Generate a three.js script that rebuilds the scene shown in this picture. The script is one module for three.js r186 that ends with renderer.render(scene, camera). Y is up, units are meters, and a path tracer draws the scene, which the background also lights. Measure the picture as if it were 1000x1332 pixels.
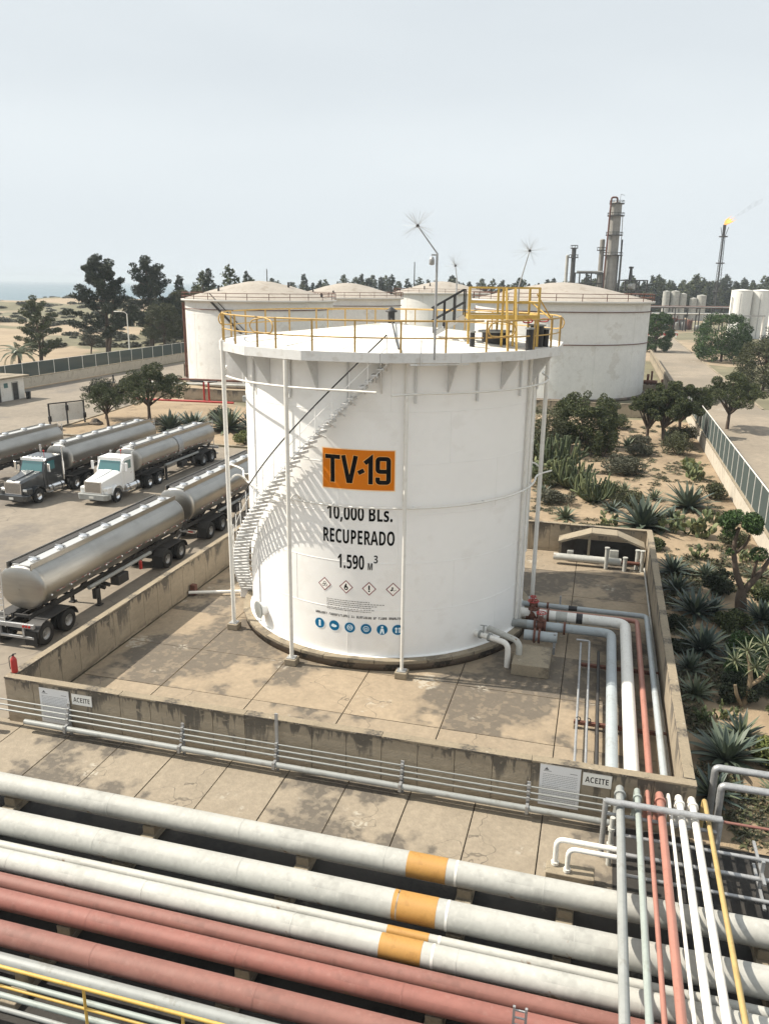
import * as THREE from 'three';
import { mergeGeometries } from 'three/addons/utils/BufferGeometryUtils.js';
import { RoundedBoxGeometry } from 'three/addons/geometries/RoundedBoxGeometry.js';

// ------------------------------------------------------------------ camera, sky, sun, exposure
const RAD = Math.PI / 180;
const scene = new THREE.Scene();
const camera = new THREE.PerspectiveCamera(65.27, 768 / 1024, 0.2, 30000);
camera.rotation.order = 'YXZ';
camera.position.set(0, 15.2, 0);
camera.rotation.set(-15.9 * RAD, 0, 0.7 * RAD);
scene.add(camera);
const renderer = new THREE.WebGLRenderer({ antialias: true });
renderer.setSize(768, 1024);
renderer.toneMapping = THREE.LinearToneMapping;
renderer.toneMappingExposure = 1.45;
renderer.shadowMap.enabled = true;
const EL = 48 * RAD;
const toSun = new THREE.Vector3(-0.983 * Math.cos(EL), Math.sin(EL), -0.185 * Math.cos(EL)).normalize();
const sun = new THREE.DirectionalLight(new THREE.Color().setRGB(1, 0.925, 0.80), 5.0);
sun.position.set(0, 0, -40).addScaledVector(toSun, 200);
sun.target.position.set(0, 0, -40);
sun.castShadow = true;
sun.shadow.mapSize.set(4096, 4096);
Object.assign(sun.shadow.camera, { left: -120, right: 120, top: 120, bottom: -120, near: 1, far: 500 });
scene.add(sun, sun.target);
function RNG(s) { return () => { s |= 0; s = s + 0x6D2B79F5 | 0; let t = Math.imul(s ^ s >>> 15, 1 | s); t = t + Math.imul(t ^ t >>> 7, 61 | t) ^ t; return ((t ^ t >>> 14) >>> 0) / 4294967296; }; }
const lat = new Float32Array(65536); { const r = RNG(99); for (let i = 0; i < 65536; i++) lat[i] = r(); }
function vn(x, y, per) { const xi = Math.floor(x), yi = Math.floor(y), fx = x - xi, fy = y - yi, u = fx * fx * (3 - 2 * fx), w = fy * fy * (3 - 2 * fy); const q = (i, j) => lat[((((i % per) + per) % per) * 251 + (((j % per) + per) % per) * 7919 + per * 31) & 65535]; return (q(xi, yi) * (1 - u) + q(xi + 1, yi) * u) * (1 - w) + (q(xi, yi + 1) * (1 - u) + q(xi + 1, yi + 1) * u) * w; }
function fb(u, v, f, o = 4, k = 0.5) { let s = 0, a = 1, t = 0; for (let i = 0; i < o; i++) { s += a * vn(u * f + i * 17.3, v * f + i * 9.1, f); t += a; a *= k; f *= 2; } return s / t; }
{ // hazy coastal sky: pale blue grey, whiter near the horizon and round the sun
  const W = 512, H = 256, d = new Float32Array(W * H * 4), v = new THREE.Vector3();
  for (let j = 0; j < H; j++) for (let i = 0; i < W; i++) {
    const ph = ((i + 0.5) / W - 0.5) * 2 * Math.PI, la = ((j + 0.5) / H - 0.5) * Math.PI;
    v.set(Math.cos(ph) * Math.cos(la), Math.sin(la), Math.sin(ph) * Math.cos(la));
    const up = Math.max(0, v.y), g = Math.max(0, v.dot(toSun));
    const hz = Math.exp(-up * 4.5), glow = 0.3 * g ** 6 + 0.5 * g ** 40;
    const cl = 0.16 * (fb((i + 0.5) / W, up * 0.9, 8, 5, 0.55) - 0.5) * Math.min(1, up * 5);
    const mix = (a, b) => a + (b - a) * hz;
    const k = (j * W + i) * 4, s = v.y < 0 ? 0.5 : 1;
    d[k] = (mix(0.545, 0.545) + glow + cl) * s; d[k + 1] = (mix(0.585, 0.588) + glow * 0.95 + cl) * s; d[k + 2] = (mix(0.612, 0.615) + glow * 0.85 + cl * 0.9) * s; d[k + 3] = 1;
  }
  const t = new THREE.DataTexture(d, W, H, THREE.RGBAFormat, THREE.FloatType);
  t.mapping = THREE.EquirectangularReflectionMapping; t.magFilter = t.minFilter = THREE.LinearFilter; t.wrapS = THREE.RepeatWrapping; t.needsUpdate = true;
  scene.background = t; scene.environment = t;
}
scene.fog = new THREE.FogExp2(new THREE.Color().setRGB(0.80, 0.88, 0.95), 0.00022);

// ------------------------------------------------------------------ helpers
const rnd = RNG(7);
const V = (x, y, z) => new THREE.Vector3(x, y, z);
const C = (r, g, b) => new THREE.Color().setRGB(r, g, b);
// the plant's own axes: a runs along the pipes (right), b runs away from the camera; origin under the big tank
const TA = 15 * RAD, TX = 0.2, TZ = -36.5, CA = Math.cos(TA), SA = Math.sin(TA);
const S = (a, b, y = 0) => V(TX + a * CA + b * SA, y, TZ + a * SA - b * CA);
const used = {};
function numbered(n) { const k = used[n] = (used[n] ?? -1) + 1; return k ? `${n}_${String(k).padStart(3, '0')}` : n; }
function tag(o, label, category, group, kind) { o.userData.label = label; o.userData.category = category; if (group) o.userData.group = group; if (kind) o.userData.kind = kind; return o; }
function thing(name, label, category, a, b, { y = 0, turn = 0, group, s = 1 } = {}) {   // a Group at a thing's base, in plant axes
  const o = new THREE.Group(); o.name = numbered(name); o.position.copy(S(a, b, y)); o.rotation.y = -TA + turn; o.scale.setScalar(s);
  scene.add(o); return tag(o, label, category, group);
}
function thingW(name, label, category, x, z, opt = {}) {                                  // the same, in world axes
  const o = thing(name, label, category, 0, 0, opt); o.position.set(x, opt.y ?? 0, z); o.rotation.y = opt.turn ?? 0; return o;
}
function dup(src, label, a, b, { y = 0, turn = 0, group, s } = {}) {
  const o = src.clone(); o.name = numbered(src.name.replace(/_\d{3}$/, '')); o.userData = { ...src.userData }; o.position.copy(S(a, b, y)); o.rotation.y = -TA + turn;
  if (s) o.scale.setScalar(s); scene.add(o); return tag(o, label, src.userData.category, group);
}
function struct(name, geo, m, parent = scene) { const o = mesh(name, geo, m, parent); o.userData.kind = 'structure'; return o; }
function merge(list) {
  if (!Array.isArray(list)) return list;
  if (list.length === 1) return list[0];
  const col = list.some((g) => g.attributes.color);
  return mergeGeometries(list.map((g) => {
    const h = g.index ? g.toNonIndexed() : g.clone();
    for (const k of Object.keys(h.attributes)) if (!['position', 'normal', 'uv', col ? 'color' : ''].includes(k)) h.deleteAttribute(k);
    return h;
  }), false);
}
function metreUV(g, off = 0) {       // uv in metres, by the way each face points
  if (g.index) g = g.toNonIndexed();
  const p = g.attributes.position, n = p.count, uv = new Float32Array(n * 2), A = V(), B = V(), D = V();
  for (let i = 0; i < n; i += 3) {
    A.fromBufferAttribute(p, i); B.fromBufferAttribute(p, i + 1).sub(A); D.fromBufferAttribute(p, i + 2).sub(A); B.cross(D);
    const x = Math.abs(B.x), y = Math.abs(B.y), z = Math.abs(B.z);
    for (let k = i; k < i + 3; k++) {
      const X = p.getX(k), Y = p.getY(k), Z = p.getZ(k);
      uv[2 * k] = (y >= x && y >= z ? X : x >= z ? Z : X) + off; uv[2 * k + 1] = y >= x && y >= z ? -Z : Y;
    }
  }
  g.setAttribute('uv', new THREE.BufferAttribute(uv, 2)); return g;
}
function mesh(name, geo, m, parent, { uv = true, off = 0 } = {}) {
  let g = merge(geo); if (uv && m.map && !g.userData.uvDone) { g = metreUV(g, off); g.userData.uvDone = true; }
  const o = new THREE.Mesh(g, m); o.name = parent === scene ? numbered(name) : name; o.castShadow = o.receiveShadow = true; parent.add(o); return o;
}
const P = (parent, name, geo, m, opt) => mesh(name, geo, m, parent, opt);
function sub(parent, name) { const o = new THREE.Group(); o.name = name; parent.add(o); return o; }
function bx(w, h, d, x = 0, y = 0, z = 0, ry = 0, rx = 0, rz = 0) {
  const g = new THREE.BoxGeometry(w, h, d); if (rx) g.rotateX(rx); if (rz) g.rotateZ(rz); if (ry) g.rotateY(ry); return g.translate(x, y, z);
}
function rb(w, h, d, x = 0, y = 0, z = 0, r = 0.03, seg = 1) { return new RoundedBoxGeometry(w, h, d, seg, Math.min(r, w / 2.01, h / 2.01, d / 2.01)).translate(x, y, z); }
function orient(g, p, q) { const d = V().subVectors(q, p); g.applyQuaternion(new THREE.Quaternion().setFromUnitVectors(V(0, 1, 0), d.clone().normalize())); return g.translate((p.x + q.x) / 2, (p.y + q.y) / 2, (p.z + q.z) / 2); }
const v3 = (p) => p.isVector3 ? p : V(...p);
function cy(p, q, r, r2 = r, seg = 10, open = false) { p = v3(p); q = v3(q); return orient(new THREE.CylinderGeometry(r2, r, p.distanceTo(q), seg, 1, open), p, q); }
function bar(p, q, w, t = w) { p = v3(p); q = v3(q); return orient(new THREE.BoxGeometry(w, p.distanceTo(q), t), p, q); }
function fillet(pts, bend, n = 6) {
  pts = pts.map(v3); const out = [pts[0].clone()];
  for (let i = 1; i < pts.length - 1; i++) {
    const a = pts[i - 1].clone().sub(pts[i]), c = pts[i + 1].clone().sub(pts[i]), la = a.length(), lc = c.length(); a.normalize(); c.normalize();
    const r = Math.min(bend, la * 0.48, lc * 0.48), A = pts[i].clone().addScaledVector(a, r), B = pts[i].clone().addScaledVector(c, r);
    for (let k = 0; k <= n; k++) { const t = k / n; out.push(A.clone().multiplyScalar((1 - t) ** 2).addScaledVector(pts[i], 2 * t * (1 - t)).addScaledVector(B, t * t)); }
  }
  out.push(pts.at(-1).clone()); return out;
}
function sweep(pts, r, { bend = 0, seg = 10, cap = true, close = false } = {}) {     // round pipe along a path; r may be a function of the share of the way
  const c = bend ? fillet(pts, bend) : pts.map(v3), n = c.length, pos = [], idx = [], uv = []; let N = null, len = 0; const T = V(), Q = new THREE.Quaternion(); let T0 = null;
  for (let i = 0; i < n; i++) {
    T.subVectors(close ? c[(i + 1) % n] : c[Math.min(i + 1, n - 1)], close ? c[(i - 1 + n) % n] : c[Math.max(i - 1, 0)]).normalize();
    if (!N) { N = Math.abs(T.y) < 0.9 ? V(0, 1, 0) : V(1, 0, 0); N.addScaledVector(T, -N.dot(T)).normalize(); } else { Q.setFromUnitVectors(T0, T); N.applyQuaternion(Q); N.addScaledVector(T, -N.dot(T)).normalize(); }
    T0 = T.clone(); const B = V().crossVectors(T, N), R = typeof r === 'function' ? r(i / (n - 1)) : r; if (i) len += c[i].distanceTo(c[i - 1]);
    for (let k = 0; k <= seg; k++) { const w = k / seg * 2 * Math.PI, p = c[i].clone().addScaledVector(N, Math.cos(w) * R).addScaledVector(B, Math.sin(w) * R); pos.push(p.x, p.y, p.z); uv.push(k / seg, len); }
  }
  const m = seg + 1, lim = close ? n : n - 1;
  for (let i = 0; i < lim; i++) for (let k = 0; k < seg; k++) { const a = i * m + k, b = ((i + 1) % n) * m + k; idx.push(a, a + 1, b, b, a + 1, b + 1); }
  const g = new THREE.BufferGeometry(); g.setAttribute('position', new THREE.Float32BufferAttribute(pos, 3)); g.setAttribute('uv', new THREE.Float32BufferAttribute(uv, 2)); g.setIndex(idx); g.computeVertexNormals();
  if (!cap || close) return g;
  const ends = [[0, 1], [n - 1, -1]].map(([i, s]) => { const R = typeof r === 'function' ? r(i / (n - 1)) : r; if (R < 1e-4) return null; const d = V().subVectors(c[i], c[i === 0 ? 1 : n - 2]).normalize(); const e = new THREE.CircleGeometry(R, seg); e.applyQuaternion(new THREE.Quaternion().setFromUnitVectors(V(0, 0, 1), d)); return e.translate(c[i].x, c[i].y, c[i].z); }).filter(Boolean);
  return merge([g, ...ends]);
}
function ex(pts, depth, { bevel = 0, axis = 'z' } = {}) {        // extruded outline, centred on its depth
  const s = new THREE.Shape(pts.map(([x, y]) => new THREE.Vector2(x, y)));
  const g = new THREE.ExtrudeGeometry(s, { depth: depth - 2 * bevel, bevelEnabled: bevel > 0, bevelSize: bevel, bevelThickness: bevel, bevelSegments: 2, curveSegments: 8, bevelOffset: -bevel });
  g.translate(0, 0, -depth / 2 + bevel); if (axis === 'x') g.rotateY(-Math.PI / 2); return g;    // axis x: the outline lies in (z, y)
}
const lathe = (pts, seg = 24) => new THREE.LatheGeometry(pts.map(([x, y]) => new THREE.Vector2(x, y)), seg);

// ------------------------------------------------------------------ textures and materials
const ss = (a, b, x) => { const t = Math.min(1, Math.max(0, (x - a) / (b - a))); return t * t * (3 - 2 * t); };
const l2s = (x) => 255 * (x <= 0.0031308 ? 12.92 * x : 1.055 * Math.pow(Math.min(x, 1), 1 / 2.4) - 0.055);
function tex(w, h, fn, mx, my = mx, srgb = true) {
  const d = new Uint8Array(w * h * 4);
  for (let j = 0; j < h; j++) for (let i = 0; i < w; i++) { const c = fn((i + 0.5) / w, (j + 0.5) / h), k = (j * w + i) * 4; for (let q = 0; q < 3; q++) d[k + q] = srgb ? l2s(c[q]) : 255 * Math.min(1, Math.max(0, c[q])); d[k + 3] = 255; }
  const t = new THREE.DataTexture(d, w, h); t.wrapS = t.wrapT = THREE.RepeatWrapping; t.magFilter = THREE.LinearFilter; t.minFilter = THREE.LinearMipmapLinearFilter; t.generateMipmaps = true; if (srgb) t.colorSpace = THREE.SRGBColorSpace; t.repeat.set(1 / mx, 1 / my); t.needsUpdate = true; return t;
}
const lerp3 = (a, b, t) => [a[0] + (b[0] - a[0]) * t, a[1] + (b[1] - a[1]) * t, a[2] + (b[2] - a[2]) * t];
const mul = (a, k) => [a[0] * k, a[1] * k, a[2] * k];
const std = (o) => new THREE.MeshStandardMaterial({ roughness: 0.7, ...o });
// stained, cracked concrete
function concreteTex(base, dark, pale, m, size = 1024, dk = 0.5, seed = 0) {
  return tex(size, size, (u, v) => {
    u += seed; const n = fb(u, v, 5, 5), f = fb(u, v, 60, 3), st = fb(u + 0.37, v + 0.11, 4, 5, 0.62), pl = fb(u + 0.7, v + 0.2, 6, 5, 0.6), sp = fb(u, v, 128, 2);
    let c = mul(base, 0.72 + 0.36 * n + 0.22 * (f - 0.5));
    c = lerp3(c, dark, Math.min(0.92, ss(0.48, 0.62, st) * (0.45 + 0.55 * ss(0.32, 0.58, f)) * dk * 1.5));
    c = lerp3(c, pale, ss(0.7, 0.78, pl) * ss(0.42, 0.58, sp) * 0.6);
    const cr = Math.abs(fb(u + 0.9, v + 0.6, 3, 5, 0.55) - 0.5); c = lerp3(c, mul(dark, 0.6), (1 - ss(0.0008, 0.003, cr)) * 0.6);
    return mul(c, 0.9 + 0.2 * sp);
  }, m);
}
const bumpTex = tex(512, 512, (u, v) => { const n = 0.5 * fb(u, v, 12, 4) + 0.5 * fb(u, v, 90, 2); return [n, n, n]; }, 3, 3, false);
const M = {};
M.dike = std({ map: concreteTex([0.315, 0.248, 0.172], [0.11, 0.092, 0.072], [0.42, 0.385, 0.32], 13, 1024, 0.86), roughness: 0.9, bumpMap: bumpTex, bumpScale: 0.012 });
M.dike2 = std({ map: concreteTex([0.29, 0.232, 0.165], [0.1, 0.085, 0.068], [0.4, 0.37, 0.31], 11, 1024, 0.8, 0.43), roughness: 0.9, bumpMap: bumpTex, bumpScale: 0.012 });
M.apron = std({ map: concreteTex([0.285, 0.238, 0.178], [0.105, 0.09, 0.073], [0.4, 0.37, 0.31], 9, 1024, 0.95, 0.21), roughness: 0.9, bumpMap: bumpTex, bumpScale: 0.012 });
M.yard = std({ map: concreteTex([0.233, 0.198, 0.156], [0.135, 0.119, 0.104], [0.3, 0.27, 0.217], 26, 1024, 0.5, 0.6), roughness: 0.92, bumpMap: bumpTex, bumpScale: 0.006 });
M.road = std({ map: concreteTex([0.264, 0.22, 0.168], [0.176, 0.152, 0.12], [0.32, 0.288, 0.24], 30, 512, 0.4, 0.8), roughness: 0.92 });
M.plinth = std({ map: concreteTex([0.288, 0.24, 0.172], [0.104, 0.088, 0.068], [0.4, 0.368, 0.304], 3, 512, 0.5, 0.15), roughness: 0.9, bumpMap: bumpTex, bumpScale: 0.008 });
M.brick = std({ map: concreteTex([0.152, 0.12, 0.092], [0.04, 0.036, 0.032], [0.288, 0.256, 0.208], 2, 512, 0.9, 0.35), roughness: 0.95 });
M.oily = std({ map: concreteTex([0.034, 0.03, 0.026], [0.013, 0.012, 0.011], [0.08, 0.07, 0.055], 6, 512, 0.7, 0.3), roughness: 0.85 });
M.joint = std({ color: C(0.07, 0.055, 0.042), roughness: 1 });
// cast wall: mould runs down from the coping in ragged tongues (V is height)
M.wall = std({ map: tex(2048, 256, (u, v) => {
  const n = fb(u, v * 0.25, 8, 5), f = fb(u, v * 0.2, 90, 3), run = fb(u, v * 0.02, 48, 4, 0.7), t = 1 - v;
  let c = mul([0.335, 0.278, 0.202], 0.75 + 0.3 * n + 0.22 * (f - 0.5));
  const reach = 0.1 + 0.75 * ss(0.38, 0.78, run) * (0.5 + 0.9 * fb(u, 0.5, 10, 3)); const d = ss(reach, reach * 0.35, t) * ss(0.3, 0.55, f + 0.25 * run);
  c = lerp3(c, [0.075, 0.066, 0.055], 0.85 * d);
  c = lerp3(c, [0.13, 0.1, 0.07], 0.7 * ss(0.2, 0.0, v) * ss(0.4, 0.6, fb(u + 0.3, v * 0.3, 30, 3)));
  return c; }, 15, 1.75), roughness: 0.92, bumpMap: bumpTex, bumpScale: 0.01 });
M.coping = std({ map: concreteTex([0.257, 0.211, 0.148], [0.0624, 0.0546, 0.0468], [0.374, 0.335, 0.273], 4, 512, 0.8, 0.55), roughness: 0.92 });
M.sand = std({ map: tex(1024, 1024, (u, v) => { const n = fb(u, v, 6, 5), f = fb(u, v, 80, 3), lt = ss(0.56, 0.7, fb(u + 0.4, v, 9, 5, 0.6)); let c = mul([0.304, 0.228, 0.148], 0.7 + 0.4 * n + 0.3 * (f - 0.5)); return lerp3(c, [0.114, 0.0798, 0.0494], lt * 0.55 * ss(0.35, 0.6, f)); }, 17), roughness: 1, bumpMap: bumpTex, bumpScale: 0.03 });
M.dune = std({ map: tex(1024, 1024, (u, v) => { const n = fb(u, v, 7, 6, 0.55), f = fb(u, v, 70, 3); let c = mul([0.336, 0.26, 0.176], 0.85 + 0.3 * (f - 0.5)); const g = ss(0.45, 0.53, n); c = lerp3(c, mul([0.12, 0.116, 0.068], 0.7 + 0.6 * f), g * 0.85); return c; }, 260), roughness: 1 });
const paint = (r, g, b, m = 4, dirt = 0.2, ro = 0.5, seed = 0) => std({ map: tex(512, 512, (u, v) => { u += seed; const n = fb(u, v, 6, 5), f = fb(u, v, 40, 3), st = ss(0.58, 0.72, fb(u + 0.3, v + 0.6, 9, 5, 0.65)); return lerp3(mul([r, g, b], 1 - 0.25 * dirt + 0.5 * dirt * (n - 0.5) + 0.4 * dirt * (f - 0.5)), [r * 0.5, g * 0.44, b * 0.36], st * dirt); }, m), roughness: ro });
// weathered line paint: dust, pale scuffs, chips and a few rust smears
function pipeSkin(b, seed, scuff = [0.6, 0.58, 0.53]) { return std({ map: tex(1024, 1024, (u, v) => { u += seed; const n = fb(u, v, 6, 5), f = fb(u, v, 70, 3), sc = ss(0.6, 0.72, fb(u + 0.31, v + 0.62, 12, 5, 0.62)), ch = ss(0.7, 0.73, fb(u + 0.1, v + 0.2, 44, 4, 0.6)), ru = ss(0.7, 0.76, fb(u + 0.77, v + 0.4, 9, 5, 0.6)), dr = ss(0.55, 0.75, fb(u + 0.5, v + 0.9, 7, 5, 0.6)); let c = mul(b, 0.84 + 0.3 * (n - 0.5) + 0.2 * (f - 0.5) + 0.12); c = lerp3(c, mul(b, 0.62), dr * 0.55); c = lerp3(c, scuff, sc * 0.16); c = lerp3(c, scuff, ch * 0.2); return lerp3(c, [0.2, 0.115, 0.06], ru * ss(0.4, 0.6, f) * 0.8); }, 6), roughness: 0.66 }); }
M.white = paint(0.88, 0.87, 0.85, 9, 0.09, 0.42);
M.roof = paint(0.78, 0.75, 0.69, 7, 0.3, 0.6, 0.3);
M.trim = paint(0.66, 0.66, 0.65, 3, 0.25, 0.5, 0.6);
M.farwhite = paint(0.74, 0.73, 0.70, 14, 0.25, 0.6, 0.2);
M.farroof = paint(0.36, 0.32, 0.275, 9, 0.4, 0.8, 0.4);
M.yellow = paint(0.58, 0.38, 0.09, 2, 0.4, 0.55, 0.1);
M.tan = paint(0.5, 0.32, 0.1, 2, 0.45, 0.6, 0.15);
M.offwhite = pipeSkin([0.39, 0.385, 0.355], 0.5);
M.offwhite2 = pipeSkin([0.43, 0.425, 0.39], 0.75);
M.redpipe = pipeSkin([0.225, 0.1, 0.08], 0.25, [0.3, 0.17, 0.14]);
M.redpipe2 = pipeSkin([0.25, 0.1, 0.08], 0.65, [0.31, 0.18, 0.15]);
M.orangeband = paint(0.44, 0.235, 0.062, 2, 0.25, 0.55, 0.9);
M.greypipe = paint(0.29, 0.30, 0.29, 3, 0.35, 0.5, 0.35);
M.greypipe2 = paint(0.31, 0.345, 0.32, 3, 0.35, 0.5, 0.05);
M.whitepipe = paint(0.76, 0.74, 0.69, 3, 0.25, 0.45, 0.45);
M.pinkpipe = paint(0.36, 0.165, 0.125, 3, 0.3, 0.55, 0.85);
M.yellowpipe = paint(0.42, 0.3, 0.12, 3, 0.3, 0.55, 0.95);
M.blupipe = paint(0.36, 0.395, 0.41, 3, 0.25, 0.5, 0.55);
M.column = paint(0.27, 0.255, 0.23, 6, 0.6, 0.6, 0.27);
M.galv = std({ map: tex(256, 256, (u, v) => { const n = 0.36 + 0.16 * (fb(u, v, 10, 4) - 0.5) + 0.1 * (fb(u, v, 50, 2) - 0.5); return [n, n * 1.01, n * 1.02]; }, 1.5), metalness: 0.5, roughness: 0.5 });
M.black = std({ color: C(0.018, 0.018, 0.02), roughness: 0.5 });
M.rubber = std({ color: C(0.022, 0.021, 0.02), roughness: 0.85 });
M.frame = paint(0.045, 0.042, 0.04, 2, 0.6, 0.7, 0.33);
M.rust = paint(0.15, 0.06, 0.04, 1.5, 0.7, 0.85, 0.12);
M.red = paint(0.42, 0.03, 0.025, 2, 0.3, 0.4, 0.5);
M.steel = std({ map: tex(512, 512, (u, v) => { const n = fb(u, v, 4, 4), s = fb(u * 0.1, v, 60, 3), c = 0.36 + 0.12 * (n - 0.5) + 0.06 * (s - 0.5); return [c, c * 0.965, c * 0.9]; }, 7), metalness: 0.92, roughness: 0.33 });
M.chrome = std({ color: C(0.75, 0.75, 0.76), metalness: 1, roughness: 0.18 });
M.alu = std({ color: C(0.6, 0.6, 0.59), metalness: 0.7, roughness: 0.45 });
M.glass = new THREE.MeshPhysicalMaterial({ color: C(0.06, 0.16, 0.17), roughness: 0.08, metalness: 0.0, clearcoat: 1, clearcoatRoughness: 0.03 });
M.bark = paint(0.11, 0.08, 0.06, 1.5, 0.7, 0.95, 0.42);
M.leaf = std({ vertexColors: true, color: C(0.78, 0.8, 0.76), roughness: 0.75 });
M.rock = M.plinth;
// ------------------------------------------------------------------ ground, sea, yard, roads
const toSite = (x, z) => [(x - TX) * CA + (z - TZ) * SA, (x - TX) * SA - (z - TZ) * CA];
function shoreZ(x) { return -610 - Math.max(0, x + 210) * 3 + 18 * Math.sin(x * 0.021) + 9 * Math.sin(x * 0.07); }
function groundY(x, z) {
  const [a, b] = toSite(x, z), out = ss(-78, -140, a), s = ss(-60, 40, shoreZ(x) - z);
  const n = fb(x / 420 + 5, z / 420 + 5, 8, 5), big = fb(x / 900 + 3, z / 900 + 3, 6, 3);
  const dn = out * ((n - 0.45) * 7 * ss(90, 260, -z) + 3.6 * ss(0.45, 0.75, big) * ss(200, 420, -z));
  return -0.07 + dn * (1 - s) - 5.5 * s;
}
{
  const xs = [], zs = []; for (let i = 0; i <= 170; i++) { const t = i / 170 * 2 - 1; xs.push(Math.sign(t) * (Math.abs(t) * 300 + 3200 * Math.abs(t) ** 4) - 100); }
  for (let i = 0; i <= 190; i++) { const t = i / 190; zs.push(160 - t * 900 - 3500 * t ** 6); }
  const pos = [], idx = [], n = xs.length;
  for (const z of zs) for (const x of xs) pos.push(x, groundY(x, z), z);
  for (let j = 0; j < zs.length - 1; j++) for (let i = 0; i < n - 1; i++) { const a = j * n + i; idx.push(a, a + 1, a + n, a + 1, a + n + 1, a + n); }
  const g = new THREE.BufferGeometry(); g.setAttribute('position', new THREE.Float32BufferAttribute(pos, 3)); g.setIndex(idx); g.computeVertexNormals();
  const uv = new Float32Array(pos.length / 3 * 2); for (let i = 0; i < pos.length / 3; i++) { uv[2 * i] = pos[3 * i]; uv[2 * i + 1] = -pos[3 * i + 2]; } g.setAttribute('uv', new THREE.BufferAttribute(uv, 2)); g.userData.uvDone = true;
  struct('ground', g, M.dune);
  const sea = std({ color: C(0.07, 0.13, 0.16), roughness: 0.3, bumpMap: bumpTex.clone(), bumpScale: 0.5 }); sea.bumpMap.repeat.set(1 / 60, 1 / 60);
  const sg = new THREE.PlaneGeometry(26000, 14000).rotateX(-Math.PI / 2).translate(0, -3, -7300); metreUV(sg); struct('sea', sg, sea);
}
function sheet(name, pts, y, m, th = 0.05) {      // a level sheet with thickness, its outline in plant axes
  const g = new THREE.ExtrudeGeometry(new THREE.Shape(pts.map(([a, b]) => { const p = S(a, b); return new THREE.Vector2(p.x, -p.z); })), { depth: th, bevelEnabled: false });
  g.rotateX(-Math.PI / 2).translate(0, y - th, 0); return struct(name, g, m);
}
sheet('yard_pavement', [[-71, -40], [-10.4, -40], [-10.4, 33.5], [-46, 33.5], [-49, 58], [-56, 62], [-57, 150], [-71, 150]], -0.012, M.yard, 0.05);
sheet('planting_island', [[-45.6, 34], [-10.6, 34], [-10.6, 56], [-48.4, 57.6]], 0.06, M.sand, 0.1);
sheet('garden_soil', [[-10.3, 11.45], [12.75, 11.45], [12.75, -14.3], [19.3, -14.3], [19.3, 64], [-10.3, 64]], 0.0, M.sand, 0.05);
sheet('service_road', [[20.3, -5], [30.8, -5], [30.8, 38], [60, 38], [60, 76], [29.6, 78], [29.6, 330], [20.3, 330]], 0.0, M.road, 0.05);
sheet('far_yard', [[-60, 190], [20, 190], [20, 330], [-60, 330]], -0.02, M.road, 0.03);
{ // kerbs: raised stones along the road and round the planting island
  const k = struct('road_kerb', [[29.6, 29.9, 78, 330], [30.8, 31.1, -5, 38]].map(([a0, a1, b0, b1]) => { const p = S((a0 + a1) / 2, (b0 + b1) / 2); return bx(a1 - a0, 0.14, b1 - b0, 0, 0, 0, -TA).translate(p.x, 0.06, p.z); }), M.plinth);
  const q = [[-45.8, 34], [-10.6, 34]].map(([a, b]) => S(a, b)); struct('island_kerb', [bar(V(q[0].x, 0.05, q[0].z), V(q[1].x, 0.05, q[1].z), 0.18, 0.22), bar(S(-45.8, 34, 0.05), S(-48.6, 57.6, 0.05), 0.18, 0.22)], M.plinth);
}
// dike floor: cast slabs with open joints
{
  const fl = new THREE.Group(); fl.name = 'dike_floor'; fl.position.copy(S(0, 0)); fl.rotation.y = -TA; fl.userData.kind = 'structure'; scene.add(fl);
  P(fl, 'joint_bed', bx(22.4, 0.05, 25, 1.28, -0.085, 1.37), M.joint);
  const as = [-9.9, -6.4, -2.55, 1.05, 4.7, 8.7, 12.42], bs = [-13.86, -10.3, -6.95, -3.3, 0.35, 4.0, 7.6, 11.06], r = RNG(5);
  for (let i = 0; i < 6; i++) for (let j = 0; j < 7; j++) {
    const w = as[i + 1] - as[i] - 0.035, d = bs[j + 1] - bs[j] - 0.035, y = -r() * 0.012;
    const g = new RoundedBoxGeometry(w, 0.1, d, 1, 0.008).rotateX((r() - 0.5) * 0.002).translate((as[i] + as[i + 1]) / 2, y - 0.05, -(bs[j] + bs[j + 1]) / 2);
    P(fl, 'slab', g, (i * 3 + j) % 3 ? M.dike : M.dike2);
  }
}
// apron in front of the dike and the dark pipe trench
{
  const ap = new THREE.Group(); ap.name = 'apron'; ap.position.copy(S(0, -15.5)); ap.rotation.y = -TA; ap.userData.kind = 'structure'; scene.add(ap);
  P(ap, 'joint_bed', bx(30, 0.05, 3.8, 0, -0.085, 0.35), M.joint);
  const r = RNG(8);
  for (let i = -10; i < 7; i++) {
    const a0 = 0.53 + 2.02 * i, w = 1.985; if (a0 > 9) continue;
    P(ap, 'slab', new RoundedBoxGeometry(w, 0.1, 3.55, 1, 0.008).translate(a0 + 1.01, -0.05 - r() * 0.014, 0.32), M.apron);
  }
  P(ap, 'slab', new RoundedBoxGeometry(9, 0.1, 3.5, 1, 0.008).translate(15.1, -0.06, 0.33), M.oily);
  P(ap, 'kerb', rb(60, 0.32, 0.18, 0, -0.13, 2.24, 0.02), M.plinth);
}
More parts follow.
